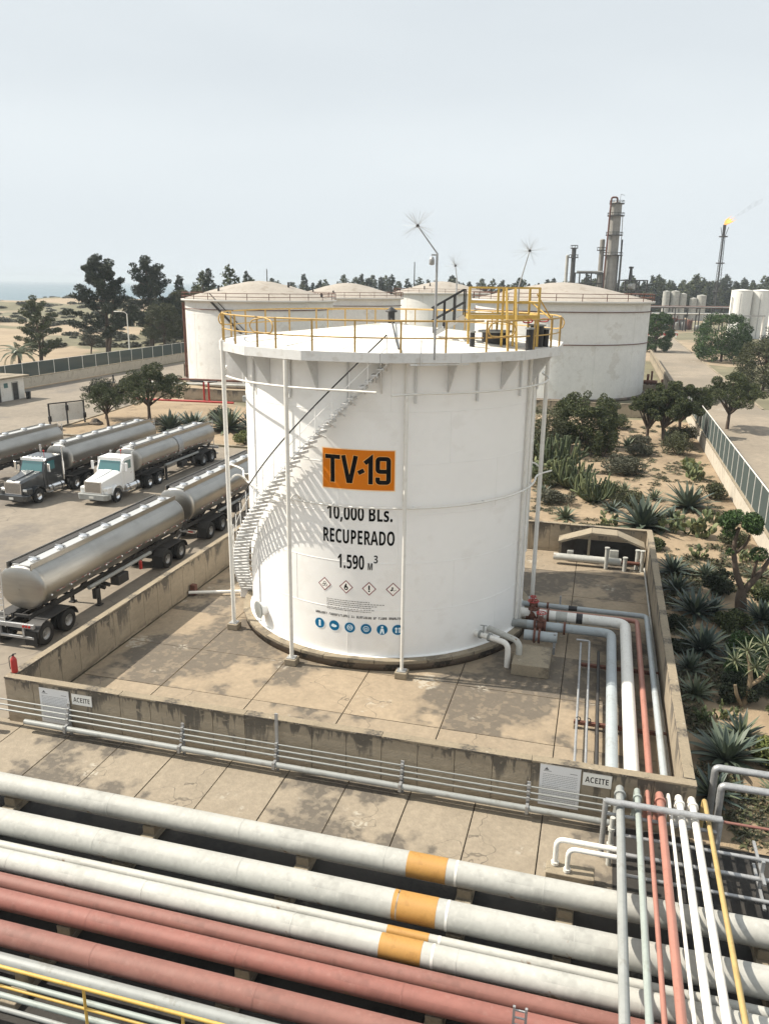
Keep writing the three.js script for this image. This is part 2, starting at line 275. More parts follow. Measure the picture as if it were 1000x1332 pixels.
{
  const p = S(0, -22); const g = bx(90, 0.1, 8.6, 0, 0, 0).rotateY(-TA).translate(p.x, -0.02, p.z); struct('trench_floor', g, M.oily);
  const q = S(0, -31); struct('near_ground', bx(90, 0.1, 9, 0, 0, 0).rotateY(-TA).translate(q.x, -0.03, q.z), M.apron);
  const k = S(0, -19.15), k2 = S(0, -22.62); struct('trench_kerb', bx(80, 0.2, 0.2).rotateY(-TA).translate(k.x, 0.12, k.z), M.plinth); struct('trench_kerb', bx(80, 0.18, 0.16).rotateY(-TA).translate(k2.x, 0.11, k2.z), M.plinth);
}
// ------------------------------------------------------------------ dike walls of cast panels
function wallRun(name, label, a0, b0, a1, b1, h, { th = 0.26, step = 1.16, off = 0, m = M.wall } = {}) {
  const L = Math.hypot(a1 - a0, b1 - b0), t = thing(name, label, 'wall', a0, b0, { turn: Math.atan2(b1 - b0, a1 - a0) }), n = Math.max(1, Math.round(L / step)), w = L / n;
  P(t, 'core', bx(L, h - 0.08, th - 0.05, L / 2, (h - 0.08) / 2 - 0.04, 0), M.joint);
  for (let i = 0; i < n; i++) P(t, 'panel', new RoundedBoxGeometry(w - 0.014, h - 0.055, th, 1, 0.012).translate((i + 0.5) * w, (h - 0.055) / 2 - 0.03, 0), m, { off });
  const nc = Math.max(1, Math.round(L / 4.6)), wc = L / nc;
  for (let i = 0; i < nc; i++) P(t, 'coping', rb(wc - 0.01, 0.07, th + 0.05, (i + 0.5) * wc, h - 0.045, 0, 0.015), M.coping, { off: off + i });
  return t;
}
const H = 1.75;
const frontWall = wallRun('dike_wall', 'low stained concrete dike wall in front of the labelled tank with signs on it', -10.24, -14.0, 12.78, -14.0, H);
wallRun('dike_wall', 'concrete dike wall along the parked tanker trailers left of the labelled tank', -10.1, -13.8, -10.1, 11.05, H, { off: 3 });
wallRun('dike_wall', 'concrete dike wall between the labelled tank and the agave garden', 12.6, -13.8, 12.6, 11.05, H, { off: 5 });
wallRun('dike_wall', 'concrete dike wall at the back of the labelled tank beside the cactus garden', -10.24, 11.2, 12.74, 11.2, H, { off: 8 });
// outer dikes of the other tanks
wallRun('low_wall', 'grey concrete dike wall before the big white tank behind the left trees', -45, 62, -22, 62, 1.5, { step: 2.2, off: 2 });
wallRun('low_wall', 'short grey wall beside the entrance road left of the pruned pine', -59, 63, -46.2, 63, 1.5, { step: 2.2, off: 6 });
wallRun('low_wall', 'tan concrete dike wall under the big white tank on the right', -8, 66, 17.6, 66, 1.6, { step: 2.4, off: 9 });
wallRun('low_wall', 'grey concrete wall running back beside the big right tank and the road', 18.9, 66.4, 18.9, 150, 2.2, { step: 3.2, off: 1 });
wallRun('low_wall', 'brownish wall behind the road left of the big white tank', -58, 86, -58, 140, 2.2, { step: 3, off: 4 });
// ------------------------------------------------------------------ the labelled tank
const TK = thingW('storage_tank', 'large white cylindrical storage tank marked TV-19 standing in the concrete dike', 'storage tank', TX, TZ);
const R0 = 6.48, SH0 = 0.46, SH1 = 12.5;
const cyl3 = (r, deg, y) => V(r * Math.sin(deg * RAD), y, r * Math.cos(deg * RAD));     // deg 0 faces the camera side, negative is left
{
  P(TK, 'foundation', [lathe([[6.2, 0], [6.86, 0], [6.86, 0.30], [6.84, 0.33], [6.2, 0.33]], 96)], M.brick);
  for (let i = 0; i < 40; i++) { const g = new RoundedBoxGeometry(1.066, 0.14, 0.62, 1, 0.015).translate(0, 0.395 - (i % 3) * 0.004, 6.62).rotateY(i * 9 * RAD); P(TK, 'foundation_stone', g, M.plinth, { off: i }); }
  P(TK, 'base_plate', lathe([[6.3, 0.44], [6.6, 0.44], [6.6, 0.475], [6.3, 0.475]], 96), M.white);
  const shell = P(TK, 'shell', lathe([[R0, SH0], [R0, 12.6]], 160), M.white);
  const seams = []; for (let k = 1; k < 6; k++) { const y = SH0 + k * 2.02; seams.push(lathe([[R0 - 0.01, y - 0.012], [R0 + 0.01, y - 0.006], [R0 + 0.01, y + 0.006], [R0 - 0.01, y + 0.012]], 160)); }
  for (let k = 0; k < 6; k++) for (let i = 0; i < 6; i++) { const d = i * 60 + (k % 2) * 30 + k * 9 - 15; seams.push(cy(cyl3(R0 - 0.001, d, SH0 + k * 2.02), cyl3(R0 - 0.001, d, SH0 + k * 2.02 + 2.02), 0.013, 0.013, 5)); }
  P(shell, 'weld_seam', seams, M.white);
  const roof = P(TK, 'roof', lathe([[7.36, 12.78], [6.6, 12.84], [3.3, 13.22], [0.001, 13.55], ], 96), M.roof);
  const rs = []; for (let i = 0; i < 16; i++) rs.push(bar(cyl3(0.5, i * 22.5 + 6, 13.5), cyl3(6.5, i * 22.5 + 6, 12.857), 0.06, 0.012)); P(roof, 'roof_seam', rs, M.roof);
  P(roof, 'vent', [cy([0, 13.5, 0], [0, 14.0, 0], 0.16), lathe([[0.001, 14.25], [0.26, 14.08], [0.26, 14.02], [0.16, 14.0]], 16)], M.black);
  P(TK, 'rim_plate', lathe([[6.45, 12.58], [7.34, 12.6], [7.34, 12.76]], 96), M.trim);
  for (let i = 0; i < 16; i++) {       // flat fascia plates and their triangular brackets
    const w = 2 * 7.46 * Math.tan(11.25 * RAD);
    P(TK, 'fascia_plate', rb(w - 0.012, 0.36, 0.05, 0, 12.66, 7.44, 0.008).rotateY((i * 22.5 + 8) * RAD), M.trim);
    const g = ex([[6.49, 12.56], [7.36, 12.5], [6.49, 11.25]], 0.05).rotateY(-Math.PI / 2).rotateY((i * 22.5 - 3.2) * RAD); P(TK, 'bracket', g, M.trim);
    P(TK, 'bracket_stiffener', cy(cyl3(6.56, i * 22.5 + 8, 10.9), cyl3(6.56, i * 22.5 + 8, 12.56), 0.05, 0.05, 6), M.trim);
  }
}
{ // railing round the roof
  const rail = sub(TK, 'railing'), ys = [13.35, 13.95], rr = 7.36, pt = (d, y) => cyl3(rr, d, y);
  const arc = (d0, d1, y) => { const o = []; for (let d = d0; d <= d1 + 0.01; d += 3) o.push(pt(d, y)); return o; };
  const loop = (d, s) => [cyl3(rr, d, 13.95), cyl3(rr + 0.1, d + s * 4, 13.95), cyl3(rr + 0.25, d + s * 8, 13.85), cyl3(rr + 0.3, d + s * 9, 13.65), cyl3(rr + 0.25, d + s * 8, 13.42), cyl3(rr + 0.08, d + s * 3, 13.36), cyl3(rr, d, 13.35)];
  for (const [d0, d1] of [[-84, -44], [-36, 28], [36, 84], [98, 262]]) {
    P(rail, 'top_rail', sweep(arc(d0, d1, 13.95), 0.034, { seg: 6 }), M.tan); P(rail, 'middle_rail', sweep(arc(d0, d1, 13.35), 0.026, { seg: 6 }), M.tan);
    P(rail, 'rail_end', sweep(loop(d1, 1), 0.03, { seg: 6, bend: 0.2 }), M.tan); P(rail, 'rail_end', sweep(loop(d0, -1), 0.03, { seg: 6, bend: 0.2 }), M.tan);
    const n = Math.round((d1 - d0) / 13); for (let i = 0; i <= n; i++) { const d = d0 + (d1 - d0) * i / n; P(rail, 'rail_post', bar(cyl3(rr + 0.03, d, 12.5), cyl3(rr + 0.03, d, 13.97), 0.07, 0.05), M.tan); }
  }
  // inner railing on the cone
  const a2 = []; for (let d = -60; d <= 60; d += 5) a2.push(cyl3(3.4, d + 180, 14.05)); P(rail, 'inner_rail', sweep(a2, 0.03, { seg: 6 }), M.tan);
  for (let d = -60; d <= 60; d += 20) P(rail, 'rail_post', bar(cyl3(3.4, d + 180, 13.2), cyl3(3.4, d + 180, 14.07), 0.05), M.tan);
}
{ // spiral stair with black hand rail
  const st = sub(TK, 'staircase'), D0 = -97, D1 = -1.5, Y0 = 0.55, Y1 = 12.45, N = 54, ri = 6.62, ro = 7.32, ang = (t) => D0 + (D1 - D0) * t, yy = (t) => Y0 + (Y1 - Y0) * t;
  for (let i = 0; i <= N; i++) { const t = i / N; P(st, 'tread', [rb(ro - ri, 0.045, 0.24, 0, 0, 0, 0.008), bx(ro - ri, 0.07, 0.018, 0, -0.05, 0.111)].map((g) => g.rotateY(Math.PI / 2 + ang(t) * RAD).translate(...cyl3((ri + ro) / 2, ang(t), yy(t)).toArray())), M.trim); }
  const strip = (r, dy, h) => { const pos = [], idx = []; for (let i = 0; i <= 72; i++) { const t = i / 72; for (const [dr, e] of [[-0.008, 0], [0.008, 0], [0.008, h], [-0.008, h]]) { const p = cyl3(r + dr, ang(t), yy(t) + dy + e); pos.push(p.x, p.y, p.z); } } for (let i = 0; i < 72; i++) for (let k = 0; k < 4; k++) { const a = i * 4 + k, b = i * 4 + (k + 1) % 4; idx.push(a, b, a + 4, b, b + 4, a + 4); } const g = new THREE.BufferGeometry(); g.setAttribute('position', new THREE.Float32BufferAttribute(pos, 3)); g.setIndex(idx); const f = g.toNonIndexed(); f.computeVertexNormals(); f.setAttribute('uv', new THREE.BufferAttribute(new Float32Array(f.attributes.position.count * 2), 2)); return f; };
  P(st, 'stringer', strip(ro - 0.02, -0.07, 0.045), M.trim); P(st, 'stringer', strip(ri + 0.03, -0.07, 0.045), M.trim);
  for (let i = 0; i <= N; i += 2) { const t = i / N; P(st, 'tread_bracket', bar(cyl3(R0, ang(t), yy(t) - 0.34), cyl3(ro - 0.06, ang(t), yy(t) - 0.06), 0.035), M.trim); }
  const hl = []; for (let i = 4; i <= 60; i++) { const t = i / 60; hl.push(cyl3(ro + 0.02, ang(t), yy(t) + 1.02)); }
  P(st, 'hand_rail', sweep(hl.slice(7), 0.028, { seg: 6 }), M.black);
  P(st, 'lower_hand_rail', sweep([cyl3(ro + 0.02, D0 - 1, 0.1), cyl3(ro + 0.12, D0 + 3, 1.4), cyl3(ro + 0.1, D0 + 8, 2.6), ...hl.slice(4, 12)], 0.028, { seg: 6 }), M.white);
  const ml = []; for (let i = 2; i <= 60; i++) { const t = i / 60; ml.push(cyl3(ro + 0.02, ang(t), yy(t) + 0.55)); } P(st, 'middle_rail', sweep(ml, 0.014, { seg: 5 }), M.white);
  for (let i = 3; i <= N; i += 3) { const t = i / N; P(st, 'baluster', cy(cyl3(ro + 0.02, ang(t), yy(t) - 0.1), cyl3(ro + 0.02, ang(t), yy(t) + 1.02), 0.018, 0.018, 6), M.white); }
  P(st, 'stair_footing', rb(0.9, 0.5, 0.5, 0, 0.25, 0).rotateY((D0 - 2) * RAD + Math.PI / 2).translate(...cyl3(6.97, D0 - 2, 0).toArray()), M.white);
  // cable that carries on from the hand rail over the roof
  P(TK, 'cable', sweep([cyl3(7.34, -1.5, 13.47), cyl3(7.56, -5, 12.82), cyl3(7.0, 2, 12.95), cyl3(5, 2, 13.1), cyl3(0.2, 0, 13.75)].slice(2), 0.035, { seg: 6 }), M.black);
}
{ // spray rings, drops and down pipes on the shell
  const ring = (y, d0, d1, r, amp) => { const o = []; for (let d = d0; d <= d1; d += 4) { const e = Math.min(d - d0, d1 - d); o.push(cyl3(r + amp * Math.max(0, 1 - e / 12) ** 2, d, y)); } return sweep(o, 0.042, { seg: 8 }); };
  P(TK, 'spray_ring', ring(11.45, -100, -3, 7.44, 0.35), M.whitepipe); P(TK, 'spray_ring', ring(11.32, 0, 104, 7.0, 0.5), M.whitepipe);
  P(TK, 'spray_ring', ring(6.85, -96, 92, 6.72, 0.9), M.whitepipe);
  for (const [d, y0, y1, r] of [[61, 0.5, 12.5, 0.07], [66, 0.5, 12.5, 0.045], [4.6, 6.9, 12.4, 0.035], [-38, 8.5, 12.5, 0.03], [88, 3, 12.4, 0.04]]) P(TK, 'down_pipe', cy(cyl3(R0 + 0.1, d, y0), cyl3(R0 + 0.1, d, y1), r, r, 8), M.whitepipe);
  for (const d of [-80, -45, -20, 8, 35, 70]) for (const y of [6.85]) P(TK, 'ring_bracket', bar(cyl3(R0, d, y), cyl3(6.72, d, y), 0.04), M.trim);
  P(TK, 'drip_tray', [bar(cyl3(7.5, 5, 12.42), cyl3(7.5, 22, 12.42), 0.05, 0.03), cy(cyl3(7.5, 8, 12.4), cyl3(7.5, 8, 13.3), 0.02), cy(cyl3(7.5, 20, 12.4), cyl3(7.5, 20, 12.8), 0.02)], M.trim);
  const mh = sub(TK, 'manhole'); P(mh, 'neck', cy(cyl3(R0 - 0.1, -57, 1.3), cyl3(R0 + 0.3, -57, 1.3), 0.3, 0.3, 24), M.white); P(mh, 'cover', cy(cyl3(R0 + 0.3, -57, 1.3), cyl3(R0 + 0.36, -57, 1.3), 0.38, 0.38, 24), M.greypipe);
  P(TK, 'gauge_box', rb(0.3, 0.25, 0.15, 0, 0, 0).rotateY(-84 * RAD).translate(...cyl3(R0 + 0.08, -84, 10.2).toArray()), M.greypipe);
  P(TK, 'cable_drop', sweep([cyl3(R0 + 0.06, 4.9, 2.1), cyl3(R0 + 0.06, 4.9, 0.5)], 0.03, { seg: 6 }), M.black);
}
{ // roof platform, its stair and fittings
  const pl = sub(TK, 'roof_platform'), y = 14.02, x0 = 3.0, x1 = 5.7, z0 = 2.2, z1 = 4.4;
  P(pl, 'deck', bx(x1 - x0, 0.06, z1 - z0, (x0 + x1) / 2, y, (z0 + z1) / 2), M.galv);
  P(pl, 'deck_edge', [bx(x1 - x0 + 0.1, 0.18, 0.06, (x0 + x1) / 2, y, z1 + 0.03), bx(x1 - x0 + 0.1, 0.18, 0.06, (x0 + x1) / 2, y, z0 - 0.03), bx(0.06, 0.18, z1 - z0, x1 + 0.02, y, (z0 + z1) / 2), bx(0.06, 0.18, z1 - z0, x0 - 0.02, y, (z0 + z1) / 2)], M.yellow);
  for (const yr of [0.55, 1.1]) P(pl, 'guard_rail', [bar([x0, y + yr, z1], [x1, y + yr, z1], 0.07), bar([x1, y + yr, z0], [x1, y + yr, z1], 0.07), bar([x0 + 0.2, y + yr, z0], [x1, y + yr, z0], 0.07)], M.yellow);
  for (const [x, z] of [[x0, z1], [x0 + 1.3, z1], [x0 + 1.75, z1 + 0.0], [x1, z1], [x1, z0], [x0 + 0.2, z0], [x0 + 1.4, z0]]) P(pl, 'platform_post', bar([x, 12.9, z], [x, y + 1.12, z], 0.085), M.yellow);
  P(pl, 'platform_post', bar([4.75, 12.7, 5.5], [4.75, 15.1, 4.45], 0.08), M.yellow); P(pl, 'platform_post', bar([4.4, 12.75, 5.6], [4.4, 15.1, 4.45], 0.08), M.yellow);
  P(pl, 'brace', [bar([5.6, 14.9, z1], [6.4, 13.9, 3.6], 0.05), bar([5.7, 14.6, z0], [6.5, 13.9, 3.0], 0.05)], M.yellow);
  const s = sub(TK, 'roof_stair'), A = V(2.9, 14.0, 3.4), B = V(1.7, 13.3, 3.4);
  for (const dz of [-0.35, 0.35]) { P(s, 'stringer', bar([A.x, A.y, A.z + dz], [B.x, B.y, B.z + dz], 0.16, 0.03), M.alu); P(s, 'hand_rail', [bar([A.x, A.y + 1.05, A.z + dz], [B.x - 0.1, B.y + 1.0, B.z + dz], 0.05), bar([A.x, A.y + 0.55, A.z + dz], [B.x - 0.1, B.y + 0.5, B.z + dz], 0.04)], M.black); for (let i = 0; i <= 3; i++) { const q = A.clone().lerp(B, i / 3); P(s, 'rail_post', bar([q.x, q.y, q.z + dz], [q.x, q.y + 1.05, q.z + dz], 0.05), M.black); } }
  for (let i = 0; i < 4; i++) { const q = A.clone().lerp(B, (i + 0.5) / 4); P(s, 'tread', bx(0.24, 0.03, 0.68, q.x, q.y, q.z), M.galv); }
  for (const [x, z, r, h] of [[4.2, 3.4, 0.55, 0.5], [5.9, 3.2, 0.28, 0.75], [3.1, 5.0, 0.1, 0.55], [5.3, 5.0, 0.14, 0.7], [6.3, 3.0, 0.14, 0.6]]) { const f = sub(TK, 'roof_nozzle'); P(f, 'neck', cy([x, 12.8, z], [x, 12.9 + h, z], r, r, 16), M.black); P(f, 'flange', cy([x, 12.9 + h, z], [x, 12.96 + h, z], r * 1.3, r * 1.3, 16), M.greypipe); }
  for (const [x, z] of [[5.2, 5.0], [6.0, 4.0]]) P(TK, 'valve_wheel', new THREE.TorusGeometry(0.18, 0.025, 6, 16).rotateX(1.2).translate(x, 13.9, z), M.red);
}
// ---- print on the shell: drawn on curved sheets 4 mm off the steel
function curved(d0, d1, y0, y1, r) {
  const n = 24, pos = [], uv = [], idx = [], nor = []; for (let i = 0; i <= n; i++) for (let k = 0; k < 2; k++) { const d = d0 + (d1 - d0) * i / n, p = cyl3(r, d, k ? y1 : y0); pos.push(p.x, p.y, p.z); nor.push(Math.sin(d * RAD), 0, Math.cos(d * RAD)); uv.push(i / n, k); }
  for (let i = 0; i < n; i++) idx.push(2 * i, 2 * i + 2, 2 * i + 1, 2 * i + 1, 2 * i + 2, 2 * i + 3);
  const g = new THREE.BufferGeometry(); g.setAttribute('position', new THREE.Float32BufferAttribute(pos, 3)); g.setAttribute('normal', new THREE.Float32BufferAttribute(nor, 3)); g.setAttribute('uv', new THREE.Float32BufferAttribute(uv, 2)); g.setIndex(idx); return g;
}
function canvasTex(w, h, draw) { const c = document.createElement('canvas'); c.width = w; c.height = h; const x = c.getContext('2d'); draw(x, w, h); const t = new THREE.CanvasTexture(c); t.colorSpace = THREE.SRGBColorSpace; return t; }
function fitText(x, s, cx, top, w, h, col, weight = 'bold') {      // capitals stretched to a box, as stencilled condensed lettering
  const px = 200; x.save(); x.font = `${weight} ${px}px sans-serif`; x.textBaseline = 'alphabetic'; x.textAlign = 'left'; const mw = x.measureText(s).width; x.translate(cx - w / 2, top + h); x.scale(w / mw, h / (px * 0.73)); x.fillStyle = col; x.fillText(s, 0, 0); x.restore();
}
{
  const t = canvasTex(1024, 600, (x, w, h) => {
    x.fillStyle = '#f3d9b4'; x.fillRect(0, 0, w, h); x.fillStyle = '#cf7415'; x.fillRect(14, 14, w - 28, h - 28);
    const poly = (col, lw) => { x.strokeStyle = col; x.lineWidth = lw; x.lineJoin = 'miter'; x.lineCap = 'butt';
      const L = (...p) => { x.beginPath(); p.forEach(([a, b], i) => i ? x.lineTo(a, b) : x.moveTo(a, b)); x.stroke(); };
      const e = (lw - 62) / 2;
      L([50 - e, 130], [268 + e, 130]); L([159, 100], [159, 500 + e]);
      L([312, 98 - e], [385, 468], [412, 468], [488, 98 - e]); L([520 - e, 345], [600 + e, 300]);
      L([610 - e, 200], [690, 130], [690, 500 + e]);
      x.beginPath(); x.moveTo(930, 210); x.lineTo(930, 165); x.quadraticCurveTo(930, 130, 895, 130); x.lineTo(820, 130); x.quadraticCurveTo(785, 130, 785, 165); x.lineTo(785, 275); x.quadraticCurveTo(785, 312, 820, 312); x.lineTo(930, 312); x.stroke();
      L([930, 200], [930, 312]); x.beginPath(); x.moveTo(930, 300); x.lineTo(930, 435); x.quadraticCurveTo(930, 470, 895, 470); x.lineTo(820, 470); x.quadraticCurveTo(785, 470, 785, 435); x.lineTo(785, 395 - e); x.stroke(); };
    poly('#e9b26c', 74); poly('#060505', 62);
  });
  P(TK, 'number_panel', curved(-24.2, 1.85, 7.47, 9.11, R0 + 0.014), new THREE.MeshPhysicalMaterial({ map: t, roughness: 0.8, specularIntensity: 0.3 }), { uv: false }).userData.label = 'orange panel with the black number TV-19';
  const t2 = canvasTex(1400, 2048, (x, w, h) => {
    x.clearRect(0, 0, w, h);
    const d0 = -29, d1 = 6.2, y0 = 1.2, y1 = 7.05, X = (d) => (d - d0) / (d1 - d0) * w, Y = (y) => (y1 - y) / (y1 - y0) * h, K = '#080706';
    const T = (s, da, db, ya, yb, wt) => fitText(x, s, (X(da) + X(db)) / 2, Y(ya), X(db) - X(da), Y(yb) - Y(ya), K, wt);
    T('10,000 BLs.', -22.6, 1.3, 6.83, 6.25); T('RECUPERADO', -24.3, 2.1, 5.86, 5.27); T('1.590', -18.6, -8.6, 4.82, 4.22); T('M', -7.6, -5.6, 4.52, 4.22); T('3', -5.4, -3.8, 4.85, 4.52);
    const dia = (d, y, f) => { const cx = X(d), cy0 = Y(y), r = 94; x.lineWidth = 11; x.strokeStyle = '#7c2f33'; x.fillStyle = '#f4f0ea'; x.beginPath(); x.moveTo(cx, cy0 - r); x.lineTo(cx + r, cy0); x.lineTo(cx, cy0 + r); x.lineTo(cx - r, cy0); x.closePath(); x.fill(); x.stroke(); x.fillStyle = x.strokeStyle = K; x.save(); x.translate(cx, cy0); x.scale(1.35, 1.35); f(); x.restore(); };
    dia(-23.6, 3.43, () => { x.lineWidth = 5; for (let i = 0; i < 3; i++) { x.beginPath(); x.arc([0, -16, 16][i], [-14, 12, 12][i], 13, 0, 7); x.stroke(); } });
    dia(-15.3, 3.42, () => { x.beginPath(); x.moveTo(0, -40); x.quadraticCurveTo(-24, -6, -22, 14); x.arc(0, 14, 22, Math.PI, 0, true); x.quadraticCurveTo(22, -4, 4, -12); x.quadraticCurveTo(10, -26, 0, -40); x.fill(); x.fillStyle = '#f4f0ea'; x.beginPath(); x.arc(-1, 16, 9, 0, 7); x.fill(); });
    dia(-6.9, 3.42, () => { x.fillRect(-8, -36, 16, 50); x.beginPath(); x.arc(0, 28, 9, 0, 7); x.fill(); });
    dia(1.6, 3.42, () => { x.beginPath(); x.arc(-6, -16, 9, 0, 7); x.arc(-20, 12, 8, 0, 7); x.fill(); x.fillRect(-14, -8, 14, 24); x.fillRect(10, 10, 9, 9); x.fillRect(26, 6, 7, 7); });
    const r = RNG(3); x.fillStyle = '#6d6762';
    for (let i = 0; i < 6; i++) { let px = X(-22.8); const end = X([-7, -1.6, -4, -7, -5, -6][i]); while (px < end) { const l = 10 + r() * 34; x.fillRect(px, Y(2.83 - i * 0.085), l, 9); px += l + 9; } }
    const words = [8, 13, 2, 9, 2, 5, 7]; let px = X(-27.4); const tot = X(4.6) - X(-27.4), unit = tot / (words.reduce((p, q) => p + q) + 6); x.fillStyle = '#2b2623';
    for (const n of words) { for (let i = 0; i < n; i++) { x.fillRect(px, Y(2.2), unit * 0.28, 34); x.fillRect(px, Y(2.2) + (r() > 0.5 ? 0 : 27), unit * 0.72, 8); if (r() > 0.4) x.fillRect(px + unit * 0.5, Y(2.2), unit * 0.26, 34); px += unit; } px += unit; }
    const disc = (d, f) => { const cx = X(d), c2 = Y(1.66); x.fillStyle = '#dfe9ee'; x.beginPath(); x.arc(cx, c2, 86, 0, 7); x.fill(); x.fillStyle = '#12658f'; x.beginPath(); x.arc(cx, c2, 78, 0, 7); x.fill(); x.fillStyle = x.strokeStyle = '#dcebf2'; x.save(); x.translate(cx, c2); f(); x.restore(); };
    disc(-25.8, () => { x.beginPath(); x.arc(0, -30, 18, 0, 7); x.fill(); x.fillRect(-16, -14, 32, 62); });
    disc(-19.9, () => { x.beginPath(); x.ellipse(-4, 6, 44, 22, 0, 0, 7); x.fill(); x.fillRect(-34, -22, 30, 30); });
    disc(-13.9, () => { x.lineWidth = 9; x.beginPath(); x.arc(0, 0, 40, 0, 7); x.stroke(); x.beginPath(); x.arc(-14, 0, 14, 0, 7); x.stroke(); x.beginPath(); x.arc(16, 0, 14, 0, 7); x.stroke(); });
    disc(-7.9, () => { x.lineWidth = 9; x.beginPath(); x.arc(0, 0, 40, 0, 7); x.stroke(); x.beginPath(); x.arc(0, 4, 18, 0, 7); x.stroke(); });
    disc(-2.1, () => { x.beginPath(); x.arc(0, -40, 17, 0, 7); x.fill(); x.beginPath(); x.moveTo(-20, -18); x.lineTo(20, -18); x.lineTo(34, 62); x.lineTo(12, 62); x.lineTo(0, 20); x.lineTo(-12, 62); x.lineTo(-34, 62); x.fill(); });
    disc(3.5, () => { for (const sx of [-22, 24]) { x.beginPath(); x.arc(sx, -18, 18, 0, 7); x.fill(); x.fillRect(sx - 12, 4, 24, 44); } });
  });
  P(TK, 'lettering', curved(-29, 6.2, 1.2, 7.05, R0 + 0.012), new THREE.MeshPhysicalMaterial({ map: t2, transparent: true, alphaTest: 0.5, roughness: 0.8, specularIntensity: 0.3 }), { uv: false }).userData.label = 'black capacity lettering with hazard diamonds and blue safety discs';
}
// ---- free-standing support posts round the tank
{
  const LB = ['white support post left of the spiral stair foot, standing on a small concrete block', 'white support post in front of the spiral stair, left of the orange number panel', 'thin white support post in front of the lettering, right of the blue safety discs', 'white support post on the right of the tank before the cactus garden'];
  [[-6.02, -4.53, 12.9, 0.09], [-2.2, -7.1, 12.45, 0.085], [2.45, -6.95, 11.3, 0.07], [6.78, 2.4, 12.0, 0.1]].forEach(([a, b, h, r], i) => {
    const t = thing('support_post', LB[i], 'post', a, b, { group: 'posts round the labelled tank' });
    P(t, 'base_block', rb(0.5, 0.28, 0.5, 0, 0.14, 0, 0.03), M.plinth); P(t, 'base_plate', bx(0.36, 0.03, 0.36, 0, 0.295, 0), M.galv); P(t, 'pole', cy([0, 0.3, 0], [0, h, 0], r, r, 12), M.whitepipe);
    if (i !== 2) { const w = S(a, b), d = Math.atan2(w.x - TX, w.z - TZ), q = V(-Math.sin(d), 0, -Math.cos(d)).applyAxisAngle(V(0, 1, 0), TA); P(t, 'arm', sweep([[0, 6.9, 0], q.clone().multiplyScalar(0.4).setY(7.25), q.clone().multiplyScalar(0.8).setY(6.9)], 0.04, { seg: 7, bend: 0.3 }), M.whitepipe); }
  });
}
// ---- masts with lightning dissipation brushes
function brushMast(label, x, z, base, top, tip, lamp) {
  const t = thingW('brush_mast', label, 'lightning rod', x, z, { y: base, group: 'wire brush masts on the tank roof' }), tp = V(0, top - base, 0), e = v3(tip);
  P(t, 'pole', cy([0, 0, 0], tp, 0.045, 0.04, 8), M.galv); P(t, 'arm', cy(tp, e, 0.03, 0.022, 6), M.galv);
  const r = RNG(Math.round(x * 50) + 3), g = []; for (let i = 0; i < 46; i++) { const d = V(r() - 0.5, r() - 0.35, r() - 0.5).normalize(); g.push(cy(e, e.clone().addScaledVector(d, 0.45 + 0.35 * r()), 0.0045, 0.003, 3, true)); }
  P(t, 'brush', g, M.galv); P(t, 'brush_hub', new THREE.SphereGeometry(0.06, 10, 8).translate(e.x, e.y, e.z), M.black);
  if (lamp) { P(t, 'lamp_bracket', bar([0, tp.y - 0.05, 0], [-0.2, tp.y - 0.05, 0], 0.05), M.galv); P(t, 'lamp', lathe([[0.001, 0], [0.09, 0.03], [0.09, 0.2], [0.06, 0.28], [0.001, 0.3]], 12).translate(-0.18, tp.y - 0.4, 0), M.galv); }
}
brushMast('tall mast with lamp and bent wire brush arm at the front roof edge', 1.72, -29.2, 12.6, 16.25, [-0.7, 4.55, 0], true);
brushMast('short mast with a wire brush leaning at the back of the tank roof', 3.55, -42.6, 13.0, 15.5, [-0.1, 3.15, 0], false);
brushMast('leaning wire brush rod rising from the yellow roof platform', 5.3, -33.5, 14.0, 15.2, [0.35, 2.55, 0], false);
// ------------------------------------------------------------------ pipework (points are [a, b, y] in plant axes)
function pipeT(name, label, pts, r, m, { bend = 0, seg = 14, group, cat = 'pipe', bands = [], welds = 0, flanges = [], caps = true } = {}) {
  const [a0, b0] = pts[0], t = thing(name, label, cat, a0, b0, { group }), L = ([a, b, y]) => V(a - a0, y, -(b - b0)), loc = pts.map(L);
  P(t, 'pipe_body', sweep(loc, r, { bend, seg, cap: caps }), m, { off: (a0 * 1.7 + b0) % 5 });
  const d = loc[1].clone().sub(loc[0]), len = d.length(); d.normalize();
  const collar = (nm, s, w, rr, mm) => P(t, nm, cy(loc[0].clone().addScaledVector(d, s), loc[0].clone().addScaledVector(d, s + w), rr, rr, Math.max(seg, 16)), mm);
  for (const [s, w, mm, dr = 0.004] of bands) collar('colour_band', s, w, r + dr, mm);
  for (let s = welds * 0.6; welds && s < len; s += welds) collar('weld_ring', s, 0.03, r + 0.004, m);
  for (const [s, mm = m] of flanges) collar('flange', s, 0.09, r * 1.45, mm);
  return t;
}
